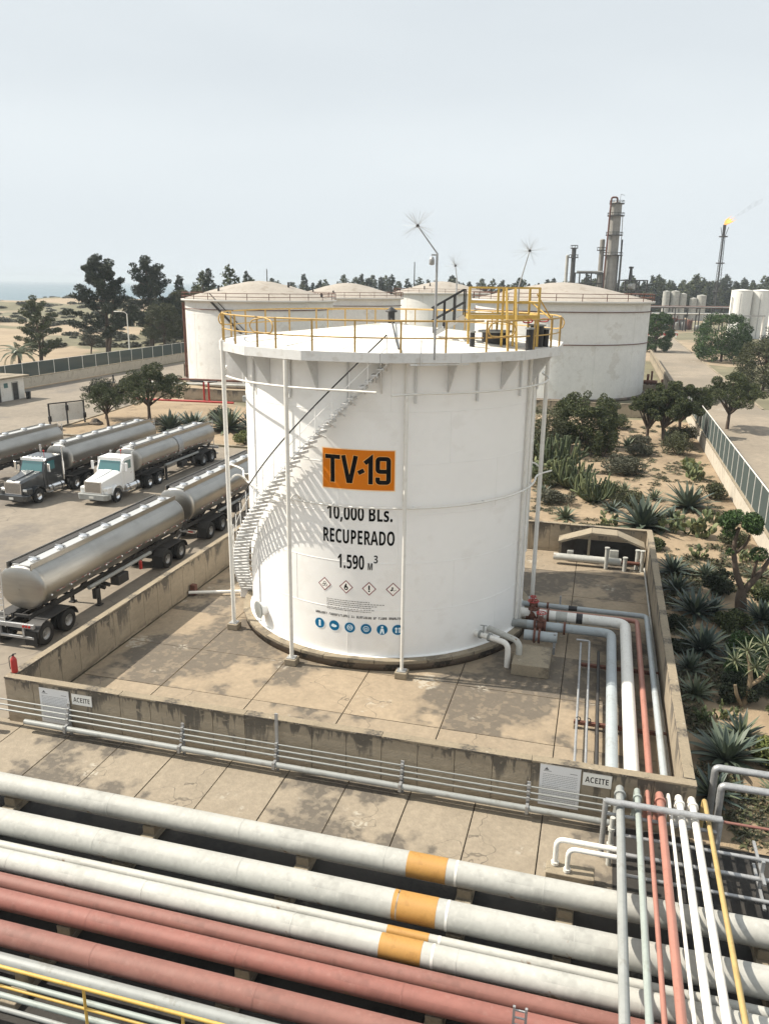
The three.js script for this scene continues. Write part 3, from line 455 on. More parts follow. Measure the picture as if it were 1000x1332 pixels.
// ---- the big lines along the bottom of the picture
{
  const A0 = -34, A1 = 30, D = [
    ['large pale grey pipe nearest the dike wall, with an orange band', -18.3, 0.78, 0.315, M.offwhite, 1.02, 'y'],
    ['large pale grey pipe, second from the dike wall, with an orange band', -19.78, 0.8, 0.34, M.offwhite, 1.07, 'y'],
    ['thin whitish pipe lying between the second and third large pale pipes', -20.4, 0.6, 0.12, M.offwhite2, 1.0, 'y'],
    ['large pale grey pipe next to the red pipes, with an orange band', -20.98, 0.72, 0.262, M.offwhite2, 0.97, 'y'],
    ['faded red pipe just in front of the pale pipes', -21.58, 0.66, 0.195, M.redpipe, 0, ''],
    ['faded red pipe in the middle of the three red pipes', -22.12, 0.69, 0.232, M.redpipe2, 0, ''],
    ['thick faded red pipe nearest the yellow railing', -23.06, 0.74, 0.262, M.redpipe, 0, ''],
    ['grey steel pipe between the thick red pipe and the yellow railing', -23.6, 0.62, 0.15, M.greypipe, 0, ''],
    ['thin grey line beyond the yellow railing', -23.95, 0.5, 0.06, M.greypipe2, 0, ''],
    ['thin grey line under the yellow railing', -24.28, 0.5, 0.06, M.greypipe2, 0, ''],
    ['second thin grey line, nearest under the yellow railing', -24.52, 0.45, 0.05, M.greypipe, 0, ''],
  ];
  for (const [label, b, y, r, m, bw, k] of D) pipeT('pipeline', label, [[A0, b, y], [A1, b, y]], r, m, { seg: r > 0.2 ? 40 : 16, bands: k ? [[5.45 - A0, bw, M.orangeband], [5.45 - A0 + bw + 0.22, 0.06, M.whitepipe]] : [], welds: r > 0.2 ? 3.1 + r * 3 : 0, group: 'pipelines in the trench' });
  // concrete sleepers with stub pads under each line
  const where = ['at the far left', 'left of the picture middle', 'below the left part of the dike wall', 'near the bottom middle', 'under the orange bands', 'left of the crossing pipes', 'at the right edge'];
  [-11.2, -6.6, -2, 2.6, 6.95, 9.45, 14].forEach((a, i) => {
    const t = thing('pipe_sleeper', `concrete pipe support ${where[i]}, under the trench pipes`, 'pipe support', a, -21, { group: 'concrete supports under the pipes' });
    P(t, 'footing', rb(0.42, 0.2, 6.6, 0, 0.12, -0.1, 0.03), M.plinth, { off: i });
    for (const [label, b, y, r] of D.slice(0, 8)) P(t, 'pad', rb(0.36, y - r - 0.21, Math.max(0.22, r * 1.3), 0, 0.215 + (y - r - 0.21) / 2, -(b + 21), 0.015), M.plinth, { off: b });
  });
}
// ---- the lines that cross over them, rising from the dike wall
{
  const D = [
    ['grey steel pipe, leftmost of the lines crossing over the trench pipes', 10.69, 0.112, M.greypipe], ['grey-green pipe, second of the lines crossing over the trench pipes', 11.16, 0.084, M.greypipe2],
    ['thin salmon pipe crossing over the trench pipes', 11.44, 0.058, M.pinkpipe], ['salmon red pipe, the thickest red line crossing over the trench', 11.76, 0.105, M.pinkpipe],
    ['very thin white line crossing over the trench pipes', 12.0, 0.042, M.whitepipe], ['white pipe crossing over the trench, left of its white twin', 12.27, 0.093, M.whitepipe],
    ['white pipe crossing over the trench, right of its white twin', 12.61, 0.096, M.whitepipe], ['yellow ochre pipe, rightmost of the lines crossing over the trench', 12.95, 0.064, M.yellowpipe]];
  for (const [label, a, r, m] of D) pipeT('crossing_pipe', label, [[a, -30, 1.55], [a, -14.4, 1.55], [a, -14.4, 0.5], [a, -14.2, 0.5]], r, m, { bend: r * 2.2 + 0.08, seg: 16, flanges: r > 0.07 ? [[15.05]] : [], welds: r > 0.08 ? 4.7 : 0, group: 'pipes crossing above the trench' });
  const f = thing('pipe_gantry', 'grey steel goalpost frame across the crossing pipes by the dike corner', 'pipe gantry', 10.29, -15.6);
  P(f, 'beam', cy([0, 1.77, 0], [2.95, 1.77, 0], 0.09, 0.09, 14), M.galv); P(f, 'beam', cy([0.05, 1.38, 0], [2.95, 1.38, 0], 0.05), M.galv); P(f, 'leg', cy([0, 0, 0], [0, 1.8, 0], 0.075, 0.075, 12), M.galv); P(f, 'leg', cy([2.92, 0, 0], [2.92, 1.77, 0], 0.07, 0.07, 12), M.galv);
  pipeT('branch_pipe', 'upper white branch pipe bending down beside the crossing pipes', [[9.1, -16.8, 0.3], [9.1, -16.8, 1.2], [10.7, -16.8, 1.2]], 0.07, M.whitepipe, { bend: 0.22, flanges: [[0.12]] });
  pipeT('branch_pipe', 'lower white branch pipe bending down beside the crossing pipes', [[9.42, -17.0, 0.3], [9.42, -17.0, 1.12], [10.7, -17.0, 1.12]], 0.065, M.whitepipe, { bend: 0.22, flanges: [[0.12]] });
  pipeT('riser_pipe', 'short whitish upright pipe behind the leftmost crossing pipe', [[10.5, -15.9, 0], [10.5, -15.9, 1.5]], 0.07, M.offwhite2, { flanges: [[1.1], [0.6]] });
  const pb = thing('plinth', 'small concrete block under the white branch pipes', 'plinth', 9.5, -16.9); P(pb, 'block', rb(1.25, 0.4, 0.5, 0, 0.2, 0, 0.03), M.plinth);
  for (const [b, a0, lb] of [[-12.8, 13.42, 'rear'], [-13.7, 13.48, 'front']]) pipeT('pipe_hoop', `${lb} of the two grey pipe hoops at the right edge by the dike corner`, [[a0, b, 0], [a0, b, 1.6], [24, b, 1.6]], 0.105, M.galv, { bend: 0.14, seg: 14, group: 'grey pipe hoops' });
  pipeT('red_line', 'thin red pipe running right below the grey pipe hoops', [[13.5, -14.4, 0.9], [24, -14.4, 0.9]], 0.04, M.redpipe);
  [[-15.9, 1.0, 0.05, 'upper'], [-16.35, 0.75, 0.06, 'middle'], [-16.9, 0.55, 0.05, 'lower']].forEach(([b, y, r, w]) => pipeT('grey_line', `${w} thin grey pipe under the crossing pipes at the right edge`, [[10.7, b, y], [24, b, y]], r, M.galv, { group: 'thin grey lines at the right' }));
  for (const a of [14.2, 18.5]) { const s = thing('pipe_stand', a < 15 ? 'small steel stand under the thin grey lines at the right edge' : 'steel stand of the thin grey lines beyond the right edge', 'pipe support', a, -16.3); P(s, 'post', bar([0, 0, 0], [0, 1.25, 0], 0.08), M.galv); P(s, 'cross_arm', [bx(0.07, 0.06, 1.7, 0, 0.46, -0.05), bx(0.07, 0.06, 1.7, 0, 0.9, -0.4)], M.galv); }
  const tr = thing('cable_tray', 'narrow steel cable ladder standing among the red pipes at the bottom', 'cable tray', 8.6, -22.5); P(tr, 'side_rail', bar([0, 0, 0], [0, 1.5, 0], 0.05), M.galv); P(tr, 'side_rail', bar([0.24, 0, 0], [0.24, 1.5, 0], 0.05), M.galv); for (let i = 0; i < 8; i++) P(tr, 'rung', bx(0.2, 0.03, 0.03, 0.12, 0.15 + i * 0.18, 0), M.galv);
}
// ---- conduits along the front of the dike wall, on brackets
{
  const D = [['upper thin conduit along the foot of the front dike wall', -14.36, 0.98, 0.024], ['second thin conduit along the foot of the front dike wall', -14.4, 0.8, 0.028], ['third thin conduit along the foot of the front dike wall', -14.44, 0.62, 0.032], ['thick grey pipe lowest along the foot of the front dike wall', -14.56, 0.36, 0.095]];
  D.forEach(([l, b, y, r], i) => pipeT('conduit', l, [[i === 3 ? -9.2 : -11.5, b, y], [10.5, b, y]], r, M.greypipe, { seg: i === 3 ? 16 : 8, group: 'conduits on the dike wall' }));
  const W = ['by the left notice', 'left of the tall post', 'reaching above the wall top', 'below the lettering', 'by the right notice'];
  [[-7.55, 1.2], [-3.2, 1.15], [0.15, 2.05], [4.3, 1.1], [8.15, 1.1]].forEach(([a, h], i) => { const s = thing('conduit_bracket', `steel conduit bracket post ${W[i]} on the front dike wall`, 'bracket', a, -14.3, { group: 'conduit brackets' }); P(s, 'post', [bar([0, 0, 0], [0, h, 0], 0.1, 0.05)], M.galv); for (const [, b, y, r] of D) P(s, 'clamp', bx(0.09, r * 2 + 0.05, r * 2 + 0.04, 0.0, y, -(b + 14.3)), M.galv); });
}
// ---- lines inside the dike
{
  const y = 0.62;
  pipeT('product_pipe', 'pale blue-white elbowed product pipe nearest the tank inside the dike', [[6.9, -1.63, y], [10.55, -1.63, y], [10.55, -13.9, y]], 0.2, M.blupipe, { bend: 0.42, seg: 24, flanges: [[0.3, M.rust], [0.75, M.rust], [1.6, M.rust]] });
  pipeT('product_pipe', 'thick white elbowed product pipe inside the dike', [[6.4, -0.55, y + 0.08], [11.14, -0.55, y + 0.08], [11.14, -13.9, y + 0.08]], 0.235, M.whitepipe, { bend: 0.5, seg: 24, bands: [[2.6, 0.28, M.black], [1.7, 0.5, M.offwhite]], flanges: [[0.55, M.rust], [0.85, M.rust], [1.3, M.rust]] });
  pipeT('product_pipe', 'salmon elbowed pipe inside the dike beside the thick white one', [[6.9, 0.1, y], [11.68, 0.1, y], [11.68, -13.9, y]], 0.11, M.pinkpipe, { bend: 0.28, seg: 18 });
  pipeT('product_pipe', 'pale elbowed pipe inside the dike closest to the garden wall', [[6.3, 0.8, y], [12.12, 0.8, y], [12.12, -13.9, y]], 0.12, M.blupipe, { bend: 0.3, seg: 18, bands: [[2.3, 0.4, M.black]], flanges: [[0.5, M.rust], [0.8, M.rust], [1.3, M.rust]] });
  pipeT('floor_line', 'left of two thin steel lines crossing the dike floor', [[9.3, -2.4, 0.35], [9.43, -13.9, 0.35]], 0.045, M.galv, { group: 'thin floor lines' });
  pipeT('floor_line', 'right of two thin steel lines crossing the dike floor', [[9.1, -2.3, 0.45], [9.65, -2.3, 0.45], [9.78, -13.9, 0.35]], 0.045, M.galv, { group: 'thin floor lines', bend: 0.12 });
  pipeT('floor_line', 'dark thin line between the floor lines and the product pipes', [[10.05, -3, 0.3], [10.12, -13.9, 0.3]], 0.06, M.frame, {});
  for (const [b, i] of [[-8.9, 0], [-4.2, 1]]) { const s = thing('pipe_support', i ? 'steel cross support under the product pipes near the tank' : 'steel cross support under the product pipes before the front wall', 'pipe support', 9.3, b); P(s, 'cross_beam', bx(3.15, 0.12, 0.14, 1.55, 0.22, 0), M.rust); P(s, 'leg', bx(0.14, 0.17, 0.2, 0.05, 0.085, 0), M.plinth); P(s, 'leg', bx(0.14, 0.17, 0.2, 3.0, 0.085, 0), M.plinth); if (!i) for (const x of [0.13, 0.48]) P(s, 'clamp', new THREE.TorusGeometry(0.075, 0.02, 6, 12).translate(x, 0.36, 0), M.frame); }
  const us = thing('pipe_support', 'upright galvanised support frame across the product pipes right of the valves', 'pipe support', 8.2, -3.1); P(us, 'post', bar([0, 0, 0], [0, 0.95, 0], 0.1), M.galv); P(us, 'post', bar([0, 0, -4.1], [0, 1.1, -4.1], 0.08), M.galv); P(us, 'cross_beam', bar([0, 0.3, 0.1], [0, 0.3, -4.2], 0.1), M.galv);
  // rusty gate valves between tank and pipes
  const GV = [['rusty gate valve on the far pale pipe beside the tank', 6.95, 0.8, 0.12], ['rusty gate valve on the thick white pipe beside the tank', 7.05, -0.55, 0.22], ['rusty gate valve on the nearest pale pipe beside the tank', 7.5, -1.63, 0.19]];
  for (const [l, a, b, r] of GV) { const v = thing('gate_valve', l, 'valve', a, b, { group: 'valves beside the tank' }); P(v, 'body', [new THREE.SphereGeometry(r * 1.35, 16, 12).translate(0, y, 0), cy([-r * 1.3, y, 0], [r * 1.3, y, 0], r * 1.06, r * 1.06, 18)], M.rust); P(v, 'bonnet', [cy([0, y, 0], [0, y + r * 2.2, 0], r * 0.6, r * 0.5, 14), cy([0, y + r * 1.3, 0], [0, y + r * 1.55, 0], r, r, 16)], M.rust); P(v, 'yoke', [bar([-r * 0.4, y + r * 2, 0], [-r * 0.3, y + r * 3.2, 0], 0.04), bar([r * 0.4, y + r * 2, 0], [r * 0.3, y + r * 3.2, 0], 0.04)], M.rust); P(v, 'hand_wheel', [new THREE.TorusGeometry(r * 1.1, 0.022, 6, 18).rotateX(Math.PI / 2).translate(0, y + r * 3.2, 0), bar([-r, y + r * 3.2, 0], [r, y + r * 3.2, 0], 0.025), bar([0, y + r * 3.2, -r], [0, y + r * 3.2, r], 0.025)], M.red); }
  pipeT('tank_nozzle', 'far pale nozzle pipe joining the tank to the valves', [[5.6, 0.8, y], [6.9, 0.8, y]], 0.12, M.blupipe); pipeT('tank_nozzle', 'thick pale nozzle pipe joining the tank to the valves', [[5.6, -0.55, y + 0.08], [7, -0.55, y + 0.08]], 0.22, M.whitepipe); pipeT('tank_nozzle', 'dark nozzle pipe low between tank and nearest valve', [[5.4, -1.63, y], [7, -1.63, y]], 0.19, M.greypipe);
  pipeT('stub_pipe', 'short fat pale pipe with rusty flange on the plinth beside the tank', [[6.9, -3.0, 0.72], [8.3, -3.0, 0.72]], 0.22, M.blupipe, { seg: 20, flanges: [[0.4, M.rust], [0.6, M.rust]] });
  const ev = pipeT('drain_elbow', 'white drain pipe with a small valve bending down from the tank to the dike floor', [[4.7, -4.05, 1.05], [6.42, -4.85, 1.05], [6.42, -4.85, 0]], 0.12, M.whitepipe, { bend: 0.32, seg: 16, flanges: [[0.5, M.greypipe], [0.95, M.greypipe]] });
  P(ev, 'valve_wheel', [new THREE.TorusGeometry(0.14, 0.02, 6, 14).rotateX(1.2).translate(0.62, 1.5, 0.3), cy([0.62, 1.1, 0.3], [0.62, 1.5, 0.3], 0.03)], M.greypipe);
  pipeT('drain_elbow', 'white drain pipe bending down onto the concrete plinth beside the tank', [[5.3, -3.45, 1.05], [6.85, -4.55, 1.05], [6.85, -4.55, 0.4]], 0.13, M.offwhite2, { bend: 0.4, seg: 16 });
  const pp = thing('plinth', 'square concrete plinth beside the foot of the tank', 'plinth', 7.4, -4.5); P(pp, 'block', rb(1.5, 0.5, 2.0, 0, 0.25, 0, 0.03), M.plinth);
  pipeT('floor_pipe', 'white pipe lying on the dike floor from the left wall to the tank', [[-9.9, -1.6, 0.18], [-6.2, -0.2, 0.18]], 0.08, M.whitepipe);
  const bt = thing('floor_box', 'small dark valve box at the left wall end of the white floor pipe', 'box', -9.75, -1.35); P(bt, 'box', rb(0.28, 0.55, 0.28, 0, 0.27, 0), M.rust);
  pipeT('gutter_line', 'thin pipe along the foot of the garden wall inside the dike', [[12.36, 9, 0.2], [12.36, -13.9, 0.2]], 0.05, M.offwhite);
}
// ---- pump shelter at the back of the dike
{
  const t = thing('pipe_shelter', 'low concrete canopy over rusty pipes at the back corner of the dike', 'shelter', 9.9, 10.0);
  for (const [x0, y0, x1, y1] of [[-2.3, 1.1, -0.5, 1.75], [-0.5, 1.75, 0.9, 1.72], [0.9, 1.72, 2.4, 1.15]]) P(t, 'roof_slab', bar([x0, y0, 0], [x1, y1, 0], 0.12, 1.1).rotateY(0), M.plinth, { off: x0 });
  for (const x of [-2.2, -0.6, 2.3]) P(t, 'post', bar([x, 0, 0.35], [x, x === -0.6 ? 1.7 : 1.1, 0.35], 0.14), M.plinth);
  P(t, 'back_panel', bx(4.5, 1.1, 0.08, 0, 0.55, -0.4), M.frame);
  const pipes = sub(t, 'pipe_run'); P(pipes, 'pipe_body', sweep([[-2.5, 0.42, 1.1], [1.2, 0.42, 1.1]], 0.2, { seg: 16 }), M.offwhite2); P(pipes, 'pipe_body', sweep([[1.2, 0.42, 1.1], [2.2, 0.42, 1.1]], 0.1, { seg: 12 }), M.rust);
  for (const [x, z, h] of [[0.4, 1.25, 1.2], [1.4, 1.35, 0.75], [2.05, 0.9, 1.1], [2.3, 1.1, 1.15]]) P(t, 'standpipe', [cy([x, 0, z], [x, h, z], 0.11, 0.11, 12), cy([x, h, z], [x, h + 0.06, z], 0.14, 0.14, 12)], M.offwhite);
  for (const [x, w, h] of [[-1.6, 0.35, 0.6], [-0.6, 0.6, 0.35], [0.8, 0.5, 0.85]]) P(t, 'junction_box', rb(w, h, 0.3, x, h / 2 + 0.05, 0.45), M.offwhite2);
}
// ---- notices on the front wall
{
  const board = (label, a0, a1, y0, y1, draw, px) => { const t = thing('wall_sign', label, 'sign', (a0 + a1) / 2, -14.165, { group: 'signs on the dike wall' }); P(t, 'backing', bx(a1 - a0, y1 - y0, 0.02, 0, (y0 + y1) / 2, 0), M.alu); const g = new THREE.PlaneGeometry(a1 - a0 - 0.02, y1 - y0 - 0.02).translate(0, (y0 + y1) / 2, 0.0125); P(t, 'printed_face', g, std({ map: canvasTex(px, Math.round(px * (y1 - y0) / (a1 - a0)), draw), roughness: 0.5 }), { uv: false }); };
  const notice = (seed) => (x, w, h) => { x.fillStyle = '#cdced0'; x.fillRect(0, 0, w, h); x.fillStyle = '#4d4f52'; x.beginPath(); x.moveTo(w * 0.1, h * 0.12); x.lineTo(w * 0.16, h * 0.05); x.lineTo(w * 0.22, h * 0.12); x.fill(); x.fillRect(w * 0.08, h * 0.135, w * 0.2, h * 0.012); x.fillRect(w * 0.74, h * 0.13, w * 0.18, h * 0.012); const r = RNG(seed); x.fillStyle = '#85878a'; for (let i = 0; i < 17; i++) { let q = w * 0.07; const e = w * (i === 7 || i === 12 ? 0.5 : 0.93); while (q < e) { const l = Math.min(6 + r() * 22, e - q); x.fillRect(q, h * (0.21 + i * 0.044), l, h * 0.014); q += l + 6; } } };
  const ace = (x, w, h) => { x.fillStyle = '#dad9d4'; x.fillRect(0, 0, w, h); fitText(x, 'ACEITE', w / 2, h * 0.26, w * 0.84, h * 0.48, '#171514'); };
  board('white printed notice on the left end of the front dike wall', -8.8, -7.6, 0.22, 1.55, notice(4), 512); board('white sign reading ACEITE on the left end of the front dike wall', -7.5, -6.7, 1.1, 1.5, ace, 400);
  board('white printed notice on the right end of the front dike wall', 8.43, 9.61, 0.32, 1.68, notice(9), 512); board('white sign reading ACEITE on the right end of the front dike wall', 9.66, 10.48, 1.2, 1.62, ace, 400);
}
// ---- small red things at the left corner, and the yellow railing below the camera
{
  const e = thing('fire_extinguisher', 'red fire extinguisher standing on the left corner of the dike wall', 'extinguisher', -10.08, -13.75, { y: H - 0.01 });
  P(e, 'cylinder', lathe([[0.001, 0], [0.1, 0], [0.11, 0.03], [0.11, 0.46], [0.09, 0.54], [0.045, 0.59], [0.04, 0.64], [0.001, 0.64]], 20), M.red); P(e, 'valve_head', [cy([0, 0.63, 0], [0, 0.7, 0], 0.035), bar([0, 0.7, 0], [0.13, 0.73, 0], 0.03)], M.black); P(e, 'hose', sweep([[0, 0.67, 0.03], [-0.14, 0.6, 0.05], [-0.15, 0.3, 0.05], [-0.13, 0.12, 0.05]], 0.016, { bend: 0.1, seg: 6 }), M.black);
  pipeT('fire_main', 'red fire water pipe at the left edge outside the dike corner', [[-16, -15.6, 0.35], [-10.1, -14.85, 0.35]], 0.13, M.red, { seg: 16 });
  const r = thing('handrail', 'yellow tubular railing in the bottom left corner', 'railing', -3.15, -24.85); for (const y of [2.0, 1.5]) P(r, y > 1.8 ? 'top_rail' : 'middle_rail', cy([-4, y, 0], [9, y, 0], y > 1.8 ? 0.036 : 0.03, undefined, 10), M.yellow); for (let i = -1; i < 5; i++) P(r, 'rail_post', cy([1.55 + i * 2.13, 0.95, 0], [1.55 + i * 2.13, 2.0, 0], 0.03), M.yellow);
  for (const x of [-2.71, 3.68, 7.94]) P(r, 'leg', bar([x, 0, 0], [x, 1, 0], 0.07), M.yellow);
}
// ------------------------------------------------------------------ tank trucks (forward is -z in a vehicle's own axes)
M.cabwhite = new THREE.MeshPhysicalMaterial({ color: C(0.76, 0.76, 0.75), roughness: 0.35, clearcoat: 0.6, clearcoatRoughness: 0.15 });
M.cabblack = new THREE.MeshPhysicalMaterial({ color: C(0.022, 0.025, 0.028), roughness: 0.35, clearcoat: 0.8, clearcoatRoughness: 0.12 });
M.lamp = std({ color: C(0.75, 0.76, 0.74), roughness: 0.15, metalness: 0.3 });
M.redlamp = std({ color: C(0.42, 0.02, 0.015), roughness: 0.3 });
M.tape = std({ map: tex(64, 8, (u) => u < 0.65 ? [0.3, 0.045, 0.03] : [0.5, 0.48, 0.45], 0.6, 1), roughness: 0.4 });
function loft(secs, { cap = true, smooth = false } = {}) {          // secs: [[z, [[x, y], ...]], ...]
  const n = secs[0][1].length, pos = [], idx = []; for (const [z, p] of secs) for (const [x, y] of p) pos.push(x, y, z);
  for (let i = 0; i < secs.length - 1; i++) for (let k = 0; k < n; k++) { const a = i * n + k, b = i * n + (k + 1) % n; idx.push(a, a + n, b, b, a + n, b + n); }
  if (cap) for (const [o, f] of [[0, 1], [(secs.length - 1) * n, 0]]) for (let k = 1; k < n - 1; k++) f ? idx.push(o, o + k, o + k + 1) : idx.push(o, o + k + 1, o + k);
  let g = new THREE.BufferGeometry(); g.setAttribute('position', new THREE.Float32BufferAttribute(pos, 3)); g.setIndex(idx); if (!smooth) g = g.toNonIndexed(); g.computeVertexNormals(); g.setAttribute('uv', new THREE.BufferAttribute(new Float32Array(g.attributes.position.count * 2), 2)); return g;
}
const oval = (hw, hh, cy0, n = 40) => Array.from({ length: n }, (_, i) => { const t = i / n * 2 * Math.PI, c = Math.cos(t), s = Math.sin(t), e = 0.88; return [hw * Math.sign(c) * Math.abs(c) ** e, cy0 + hh * Math.sign(s) * Math.abs(s) ** e]; });
function barrelGeo(z0, z1, hw, hh, cy0) { const e = [[0, 0.02], [0.02, 0.4], [0.06, 0.7], [0.11, 0.87], [0.15, 0.94], [0.19, 0.975], [0.25, 0.996]]; return loft([...e.map(([d, k]) => [z0 + d, oval(hw * k, hh * k, cy0)]), [z0 + 0.36, oval(hw, hh, cy0)], [z1 - 0.36, oval(hw, hh, cy0)], ...[...e].reverse().map(([d, k]) => [z1 - d, oval(hw * k, hh * k, cy0)])], { smooth: true, cap: false }); }
const tyreG = lathe([[0.27, -0.14], [0.36, -0.15], [0.47, -0.145], [0.505, -0.11], [0.51, -0.05], [0.495, -0.045], [0.495, -0.035], [0.51, -0.03], [0.51, 0.03], [0.495, 0.035], [0.495, 0.045], [0.51, 0.05], [0.505, 0.11], [0.47, 0.145], [0.36, 0.15], [0.27, 0.14]], 28).rotateZ(Math.PI / 2);
const rimG = merge([lathe([[0.001, 0.03], [0.09, 0.03], [0.1, -0.02], [0.2, 0.0], [0.25, 0.1], [0.285, 0.13], [0.285, -0.12], [0.2, -0.12]], 24).rotateZ(-Math.PI / 2), cy([0, 0, 0], [0.1, 0, 0], 0.075, 0.06, 12), ...Array.from({ length: 10 }, (_, i) => cy([-0.01, 0.15 * Math.cos(i * 0.628), 0.15 * Math.sin(i * 0.628)], [0.02, 0.15 * Math.cos(i * 0.628), 0.15 * Math.sin(i * 0.628)], 0.015, 0.015, 5))]);
function wheel(parent, x, z, rim = M.galv) { const w = sub(parent, 'wheel'); w.position.set(x, 0.5, z); P(w, 'tyre', tyreG, M.rubber); const r = P(w, 'rim', rimG, rim); if (x < 0) r.rotation.y = Math.PI; return w; }
function axle(parent, z, dual = true, rim) { for (const s of [-1, 1]) { wheel(parent, s * 1.08, z, rim); if (dual) wheel(parent, s * 0.74, z, rim); } P(parent, 'axle', cy([-1, 0.5, z], [1, 0.5, z], 0.07), M.frame); }
function fenderArc(r, w, x, z, d0, d1, zl = 0) { const o = [], k = []; for (let d = d0; d <= d1; d += 10) { const c = Math.cos(d * RAD), s = Math.sin(d * RAD), off = d < 90 ? zl : 0; o.push([z + off + r * c, 0.5 + r * s]); k.unshift([z + off + (r - 0.035) * c, 0.5 + (r - 0.035) * s]); } return ex([...o, ...k], w, { axis: 'x' }).translate(x, 0, 0); }
function tankBody(t, z0, z1, { hw = 1.17, hh = 1.0, cy0 = 2.38, hatches = 6, tape = true, mid = false } = {}) {
  const b = P(t, 'barrel', barrelGeo(z0, z1, hw, hh, cy0), M.steel), L = z1 - z0;
  const rings = []; for (const z of [z0 + 0.38, z0 + L * 0.36, z0 + L * 0.68, z1 - 0.38]) rings.push(loft([[z - 0.02, oval(hw + 0.006, hh + 0.006, cy0)], [z + 0.02, oval(hw + 0.006, hh + 0.006, cy0)]], { smooth: true, cap: false })); P(b, 'weld_band', rings, M.steel);
  const ty = cy0 + hh;
  P(t, 'top_pan', bx(0.95, 0.05, L - 0.5, 0.05, ty + 0.0, (z0 + z1) / 2), M.alu);
  for (const x of [-0.62, 0.58]) P(t, 'top_rail', ex([[x - 0.03, ty - 0.17], [x + 0.03, ty - 0.17], [x + 0.015, ty + 0.12], [x - 0.015, ty + 0.12]], L - 0.3).translate(0, 0, (z0 + z1) / 2), M.steel);
  P(t, 'walkway', bx(0.42, 0.03, L - 0.7, -0.36, ty + 0.04, (z0 + z1) / 2), M.frame);
  for (let i = 0; i < hatches; i++) { const z = z0 + L * (i + 0.5) / hatches, h = sub(t, 'hatch'); P(h, 'collar', cy([0.2, ty, z], [0.2, ty + 0.12, z], 0.25, 0.25, 18), M.alu); P(h, 'lid', lathe([[0.001, 0.2], [0.14, 0.18], [0.23, 0.13], [0.24, 0.11]], 18).translate(0.2, ty, z), M.chrome); P(h, 'latch', bx(0.52, 0.04, 0.06, 0.2, ty + 0.18, z), M.galv); }
  if (tape) for (const s of [-1, 1]) { const g = []; for (let z = z0 + 0.5; z < z1 - 0.4; z += 0.9) g.push(bx(0.012, 0.028, 0.6, s * (hw * 0.985 + 0.005), cy0 - 0.3, z)); P(t, 'reflector_strip', g, M.tape).userData.kind = 'stuff'; const m = []; for (let z = z0 + 1.1; z < z1 - 0.4; z += 1.35) m.push(new THREE.SphereGeometry(0.05, 6, 5).translate(s * (hw * 0.97 + 0.02), cy0 - 0.36, z)); P(t, 'marker_lamp', m, M.lamp).userData.kind = 'stuff'; }
  if (mid) P(t, 'cabinet_band', loft([[mid - 0.45, oval(hw + 0.03, hh + 0.03, cy0)], [mid + 0.35, oval(hw + 0.03, hh + 0.03, cy0)]], { smooth: true, cap: false }), M.galv);
}
function chassis(t, z0, z1) { for (const x of [-0.45, 0.45]) P(t, 'frame_rail', bx(0.1, 0.22, z1 - z0, x, 1.16, (z0 + z1) / 2), M.frame); const c = []; for (let z = z0 + 0.3; z < z1; z += 1.4) c.push(bx(0.9, 0.12, 0.1, 0, 1.16, z)); P(t, 'cross_member', c, M.frame); for (let z = z0 + 0.5; z < z1; z += 2.2) for (const x of [-0.6, 0.6]) P(t, 'saddle', bar([x * 0.75, 1.2, z], [x * 1.25, 1.72, z], 0.1, 0.3), M.frame); }
function tandem(t, z, { fender = true, gap = 1.5, rim } = {}) {
  axle(t, z - gap / 2, true, rim); axle(t, z + gap / 2, true, rim); P(t, 'suspension', [bx(0.1, 0.25, 2.4, -0.45, 0.85, z), bx(0.1, 0.25, 2.4, 0.45, 0.85, z), cy([-0.45, 0.75, z], [0.45, 0.75, z], 0.12)], M.frame);
  if (fender) for (const s of [-1, 1]) { const g = fenderArc(0.64, 0.66, s * 0.95, z - gap / 2, 90, 178), h = fenderArc(0.64, 0.66, s * 0.95, z + gap / 2, 5, 90); P(t, 'fender', [g, h, bx(0.66, 0.035, gap, s * 0.95, 1.122, z)], M.frame); P(t, 'mud_flap', bx(0.6, 0.65, 0.02, s * 0.93, 0.5, z + gap / 2 + 0.66), M.rubber); }
}
function rearEnd(t, z) {
  const b = sub(t, 'bumper'); P(b, 'bumper_bar', [rb(2.3, 0.2, 0.12, 0, 1.05, z, 0.02), rb(2.2, 0.12, 0.1, 0, 0.52, z, 0.02), bar([-0.6, 0.5, z], [-0.6, 1.05, z], 0.1), bar([0.6, 0.5, z], [0.6, 1.05, z], 0.1)], M.galv); P(b, 'tail_lamp', [-0.95, -0.8, -0.65, 0.65, 0.8, 0.95].map((x) => cy([x, 1.05, z + 0.06], [x, 1.05, z + 0.09], 0.055, 0.055, 10)), M.redlamp);
  const l = sub(t, 'ladder'); for (const x of [-0.2, 0.2]) P(l, 'rail', cy([x - 0.5, 0.9, z + 0.02], [x - 0.5, 3.5, z - 0.1], 0.025), M.alu); for (let i = 0; i < 9; i++) P(l, 'rung', bx(0.4, 0.035, 0.03, -0.5, 1.0 + i * 0.29, z), M.alu);
}
function landing(t, z) { for (const s of [-1, 1]) { P(t, 'landing_leg', [bar([s * 0.75, 0.06, z], [s * 0.75, 1.2, z], 0.14), bx(0.26, 0.06, 0.3, s * 0.75, 0.03, z)], M.frame); } }
